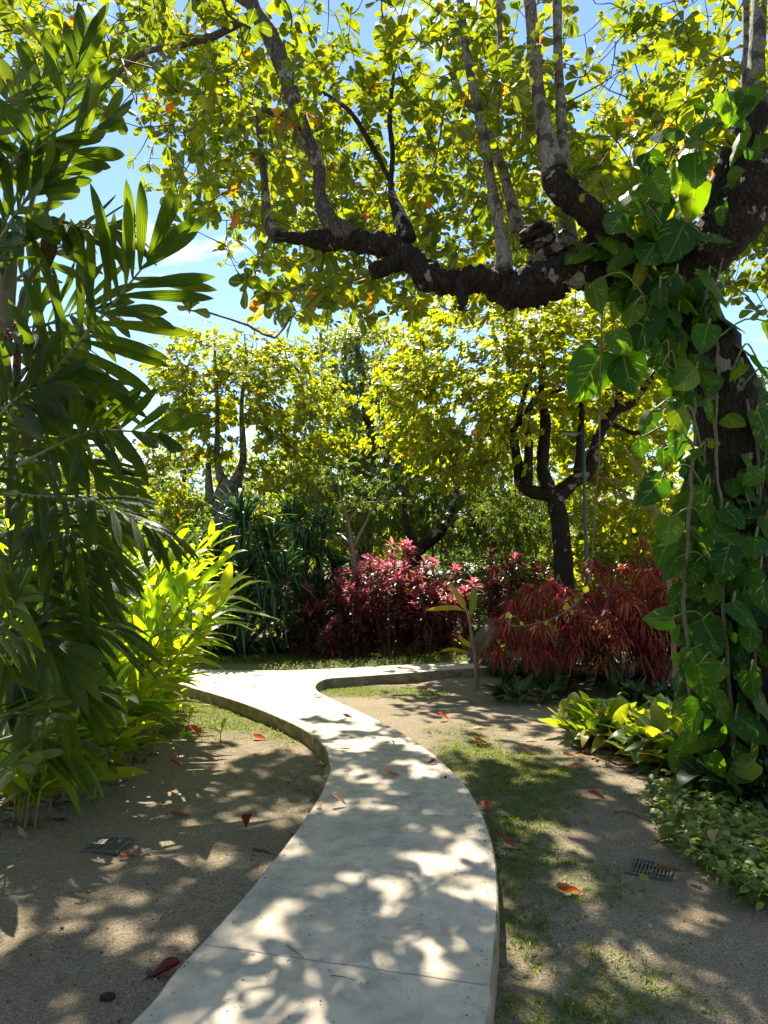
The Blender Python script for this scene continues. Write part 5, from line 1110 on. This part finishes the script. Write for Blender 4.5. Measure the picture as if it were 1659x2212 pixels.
for a in [
    (420, 1595, .24, 1, 'd_red', 70, 'bright red fallen leaf propped beside a seedling left of the path', None, .3), (562, 1600, .2, 3, 'd_red', 80, 'pinkish red folded leaf on the bare soil left of the bend'),
    (477, 1612, .13, 0, 'd_tan', 95, 'pale grey-tan leaf below the tiny seedling'), (632, 1586, .12, 0, 'd_orange', 20, 'small pale orange leaf close to the left kerb of the bend'),
    (520, 1542, .15, 4, 'd_dark', 40, 'dark red leaf beneath the left kerb in the grass'), (445, 1526, .16, 2, 'd_orange', 80, 'orange leaf lying on the bright grass patch'),
    (382, 1663, .17, 1, 'd_red', 100, 'dark red leaf at the foot of the ginger by a budding seedling', None, .2), (420, 1679, .12, 4, 'd_tan', 30, 'pale curled leaf on sunlit soil below the ginger'),
    (483, 1652, .08, 0, 'd_brown', 10, 'tiny brown leaf in the middle of the left soil'), (390, 1764, .17, 3, 'd_brown', 100, 'long brown leaf above the left drain grate in half shade'),
    (533, 1800, .17, 1, 'd_dark', 200, 'dark red leaf standing on edge in the dappled left soil', None, .6), (687, 1727, .2, 4, 'd_brown', 60, 'crumpled brown leaf against the left path edge'),
    (690, 1746, .12, 3, 'd_tan', 10, 'pale tan leaf below the crumpled brown leaf at the path edge'), (733, 1741, .16, 1, 'd_tan', 75, 'pointed tan leaf with dark shadow on the left side of the path', None, .25),
    (280, 1847, .14, 3, 'd_brown', 105, 'brown leaf touching the lower edge of the left drain grate'), (48, 1812, .15, 4, 'd_tan', 50, 'tan curled leaf in the dark corner under the young palm'),
    (350, 2108, .19, 3, 'd_dark', -55, 'long dark red rolled leaf by the near left path edge'), (45, 1726, .22, 4, 'd_red', 20, 'red crumpled leaf under the ginger canes at the left edge', None, .4),
    (752, 1552, .17, 3, 'd_dark', 60, 'dark red rolled leaf on the sunlit bend of the path'), (687, 1506, .2, 0, 'd_orange', 90, 'orange leaf on the inner corner of the path junction'),
    (557, 1459, .26, 2, 'd_red', 90, 'red leaf lying on the far bright path'), (547, 1483, .14, 0, 'd_dark', 80, 'small dark red leaf on the path below the far red one'),
    (420, 1475, .16, 4, 'd_brown', 70, 'brownish leaf at the left end of the bright path'), (466, 1478, .14, 4, 'd_brown', 110, 'small brown leaf right of the one at the left end of the path'),
    (747, 1616, .15, 2, 'd_brown', 70, 'brown leaf at the first shadows on the path'), (845, 1677, .2, 4, 'd_orange', 110, 'large crinkled orange-brown leaf in the middle of the path'),
    (850, 1607, .1, 3, 'd_brown', 10, 'small dark curled leaf right of centre on the shaded path'), (932, 1651, .12, 3, 'd_dark', -50, 'small dark leaf curled near the right edge of the path'),
    (929, 1590, .12, 4, 'd_brown', 30, 'brown leaf just off the right edge of the bend'), (960, 1557, .2, 1, 'd_red', 80, 'red-brown leaf on sunlit soil right of the bend', None, .2),
    (912, 1532, .12, 2, 'd_red', 95, 'small red leaf in the sparse grass right of the junction'), (1034, 1574, .22, 2, 'd_orange', 92, 'flat bright orange leaf on the right soil'),
    (1042, 1607, .2, 1, 'd_red', 100, 'bright red leaf at the edge of the shadow on the right soil'), (1147, 1601, .16, 2, 'd_orange', 75, 'pale orange leaf on the sunlit soil near the low plants'),
    (1147, 1629, .19, 4, 'd_brown', 80, 'crumpled brown leaf in shadow near the low plants'), (1019, 1522, .22, 4, 'd_brown', 60, 'curled brown leaf below the young banana plant'),
    (1165, 1528, .12, 1, 'd_tan', 20, 'pale leaf in front of the dark undergrowth'), (1180, 1657, .1, 3, 'd_tan', 95, 'pinkish small leaf alone in the shaded right soil'),
    (1292, 1728, .17, 1, 'd_dark', 70, 'dark red leaf in the shade before the ground cover'), (1102, 1836, .23, 4, 'd_dark', 60, 'large dark red flat leaf close to the right path edge'),
    (1050, 1752, .16, 1, 'd_red', 20, 'red leaf tucked against the right path edge'), (1235, 1935, .19, 3, 'd_orange', 95, 'orange-brown boat-shaped leaf on the near right soil'),
    (1447, 1886, .2, 3, 'd_brown', 95, 'curled brown leaf lying across the right drain grate', .03), (1567, 1924, .14, 3, 'd_brown', 5, 'rolled brown leaf standing at the edge of the ground cover', None, .6),
    (1542, 1836, .15, 1, 'd_tan', 170, 'tan leaf propped up on the ground cover', .1, .7), (1514, 1732, .14, 2, 'd_red', 60, 'reddish leaf lying where the ground cover meets the low plants', .05),
    (1440, 1672, .2, 4, 'd_red', 70, 'red-orange leaf under the sunlit low plants'), (1232, 1636, .16, 3, 'd_brown', 90, 'brown leaf in the shade left of the low plants')]:
    dead(*a)
# dead twigs
def twig(pts, label, r=.006):
    q = [G(u, v, z) for u, v, z in pts]; b = Bag(); addtube(b, q, [r, r * .9, r * .5][:len(q)] if len(q) < 4 else [r] * len(q), n=6, per=4, jitter=.4)
    tag(b.build('twig', M['twig'], None, loc=q[0]), label, 'twig', 'fallen twigs')
twig([(318, 2096, .01), (330, 2104, .012), (344, 2112, .008)], 'short thick twig beside the long dark red rolled leaf', .01)
twig([(630, 1802, .01), (642, 1810, .014), (652, 1818, .008)], 'stubby twig near the left path edge', .012)
twig([(548, 1832, .01), (572, 1838, .014), (596, 1848, .008)], 'grey twig half way across the left soil', .009)
twig([(1326, 1755, .008), (1355, 1753, .02), (1410, 1776, .01)], 'long dark twig in front of the ground cover', .006)
twig([(1130, 1495, .02), (1180, 1506, .03), (1240, 1516, .02)], 'grey root-like stick below the crotons', .02)
twig([(718, 1608, PT + .006), (752, 1609, PT + .008), (785, 1609, PT + .004)], 'thin twig on the path at the edge of the shadow', .003)
twig([(620, 2042, PT + .004), (640, 2056, PT + .005), (656, 2069, PT + .003)], 'thin yellowish needle on the near path', .002)
twig([(715, 2107, PT + .004), (745, 2111, PT + .006), (768, 2118, PT + .003)], 'thin pale needle in the middle of the near path', .002)

# ------------------------------------------------------------------ lamp posts, building, wires
def lamp(u, vtop, vhead, d, side, label):
    p = P(u, 1255, d); x0, y0 = p[0], p[1]; zt = P(u, vtop, d)[2]
    t = thing('lamp_post', label, 'lamp post', (x0, y0, 0), 'green lamp posts'); b = Bag()
    addtube(b, [(x0, y0, 0), (x0, y0, zt * .5), (x0, y0, zt)], [.045, .04, .036], n=12, per=3); b.build('pole', M['lamp_metal'], t)
    b = Bag(); box(b, (x0, y0, .02), (.13, .13, .02)); b.build('base_plate', M['lamp_metal'], t, smooth=False)
    zh = P(u, vhead, d)[2]; b = Bag(); addtube(b, [(x0, y0, zh), (x0 + side * .12, y0, zh + .02)], .03, n=8, per=2); b.build('arm', M['lamp_metal'], t)
    rot = np.array(Matrix.Rotation(side * R(-8), 3, 'Y')); b = Bag(); box(b, (x0 + side * .3, y0, zh + .03), (.2, .1, .025), rot); h = b.build('lamp_head', M['lamp_metal'], t, smooth=False)
    b = Bag(); box(b, (x0 + side * .3, y0, zh + .0), (.17, .08, .008), rot); b.build('lens', M['lamp_lens'], h, smooth=False)
lamp(1268, 925, 938, 15.2, -1, 'tall green lamp post with a flat lamp head in front of the pollarded tree')
lamp(935, 1068, 1070, 24, 1, 'thin green lamp post rising beside the arching trunk')
bx = P(1180, 1255, 31); yb_ = bx[1]
bl = thing('building', 'low cream building with a pale weathered roof behind the shrubs', 'building', (bx[0], yb_, 0))
x0, x1 = P(860, 1255, 31)[0], P(1560, 1255, 31)[0]
b = Bag(); box(b, ((x0 + x1) / 2, yb_ + 3, .98), ((x1 - x0) / 2, 3, .98)); b.build('wall', M['bld_wall'], bl, smooth=False)
ze, zr = 1.95, 2.55
V = []; Qs = []; nn_ = 120
for k in range(nn_ + 1):
    xx_ = x0 - .4 + (x1 - x0 + .8) * k / nn_; dz = .03 * math.sin(k * 1.6)
    V += [(xx_, yb_ - .6, ze + dz), (xx_, yb_ + 3, zr + dz), (xx_, yb_ + 6.6, ze + dz)]
for k in range(nn_): Qs += [[k * 3, (k + 1) * 3, (k + 1) * 3 + 1, k * 3 + 1], [k * 3 + 1, (k + 1) * 3 + 1, (k + 1) * 3 + 2, k * 3 + 2]]
ro = build('roof', V, Qs, M['bld_roof'], bl)
b = Bag(); box(b, ((x0 + x1) / 2, yb_ - .62, ze - .1), ((x1 - x0) / 2 + .4, .02, .08)); b.build('fascia', M['bld_wall'], ro, smooth=False)
for fx in (.12, .3, .5, .72, .9):
    b = Bag(); xc_ = x0 + (x1 - x0) * fx; box(b, (xc_, yb_ - .02, 1.25), (.55, .03, .45)); w_ = b.build('window', M['bld_wall'], bl, smooth=False)
    b = Bag(); box(b, (xc_, yb_ - .055, 1.25), (.48, .008, .38)); b.build('pane', M['grate_shade_pane'], w_, smooth=False)
for (xu, lab) in ((940, 'grey utility pole at the left end of the overhead wires'), (1500, 'grey utility pole at the right end of the overhead wires')):
    p = P(xu, 1255, 40); t = thing('utility_pole', lab, 'utility pole', (p[0], p[1], 0), 'utility poles'); b = Bag(); addtube(b, [(p[0], p[1], 0), (p[0], p[1], 5)], .08, n=8, per=3); b.build('pole', M['bark_mid'], t)
    b = Bag(); box(b, (p[0], p[1] - .1, 4.6), (.6, .05, .05)); b.build('crossarm', M['bark_mid'], t, smooth=False)
for k, (va, vb, lab) in enumerate([(1160, 1172, 'topmost of the four overhead wires above the pale roof'), (1172, 1184, 'second overhead wire from the top above the pale roof'), (1184, 1194, 'third overhead wire from the top above the pale roof'), (1196, 1204, 'lowest of the four overhead wires above the pale roof')]):
    a_, c_ = P(940, va, 40), P(1500, vb, 40); m_ = (a_ + c_) / 2 - [0, 0, .12]; b = Bag(); addtube(b, [a_, m_, c_], .016, n=5, per=10); tag(b.build('overhead_wire', M['wire'], None, loc=a_), lab, 'wire', 'overhead wires')

# ------------------------------------------------------------------ camera, light, sky
cd = bpy.data.cameras.new('camera'); cam = bpy.data.objects.new('camera', cd); COL.objects.link(cam)
cd.sensor_fit = 'VERTICAL'; cd.sensor_height = 24; cd.lens = F / 2212 * 24; cd.clip_start = .05; cd.clip_end = 1500
cam.location = (0, 0, EYE); cam.rotation_euler = (math.pi / 2 + PITCH, 0, 0); scene.camera = cam
sd = Vector((math.sin(SUN_AZ) * math.cos(SUN_EL), math.cos(SUN_AZ) * math.cos(SUN_EL), math.sin(SUN_EL)))
sl = bpy.data.lights.new('sun', 'SUN'); so = bpy.data.objects.new('sun', sl); COL.objects.link(so)
so.rotation_euler = sd.to_track_quat('Z', 'Y').to_euler(); sl.energy = 5.0; sl.angle = R(.53); sl.color = (1, .93, .8)
w = bpy.data.worlds.new('World'); scene.world = w; w.use_nodes = True; nt = w.node_tree; nt.nodes.clear()
ou = nt.nodes.new('ShaderNodeOutputWorld'); bg = nt.nodes.new('ShaderNodeBackground'); sk = nt.nodes.new('ShaderNodeTexSky')
sk.sky_type = 'NISHITA'; sk.sun_disc = False; sk.sun_elevation = SUN_EL; sk.sun_rotation = SUN_AZ; sk.air_density = .9; sk.dust_density = 0; sk.ozone_density = 1.6
bg.inputs['Strength'].default_value = .09
# broken white clouds low in the sky
tc = nt.nodes.new('ShaderNodeTexCoord'); mp = nt.nodes.new('ShaderNodeMapping'); mp.inputs['Scale'].default_value = (1, 1, 2.6); mp.inputs['Location'].default_value = (.35, 0, .1)
ns = nt.nodes.new('ShaderNodeTexNoise'); ns.inputs['Scale'].default_value = 3.4; ns.inputs['Detail'].default_value = 7; ns.inputs['Roughness'].default_value = .58
rp = nt.nodes.new('ShaderNodeValToRGB'); rp.color_ramp.elements[0].position = .56; rp.color_ramp.elements[1].position = .72
mx = nt.nodes.new('ShaderNodeMix'); mx.data_type = 'RGBA'; mx.inputs[7].default_value = (9, 9, 9.2, 1)
L_ = nt.links.new; L_(tc.outputs['Generated'], mp.inputs[0]); L_(mp.outputs[0], ns.inputs['Vector']); L_(ns.outputs[0], rp.inputs[0]); L_(rp.outputs[0], mx.inputs[0]); L_(sk.outputs[0], mx.inputs[6]); L_(mx.outputs[2], bg.inputs[0]); L_(bg.outputs[0], ou.inputs[0])
scene.view_settings.view_transform = 'Standard'; scene.view_settings.look = 'None'; scene.view_settings.exposure = 1.6; scene.view_settings.gamma = 1
cy = scene.cycles; cy.use_denoising = True; cy.max_bounces = 8; cy.diffuse_bounces = 5; cy.glossy_bounces = 2; cy.transmission_bounces = 4; cy.transparent_max_bounces = 4; cy.sample_clamp_indirect = 6; cy.caustics_reflective = False; cy.caustics_refractive = False
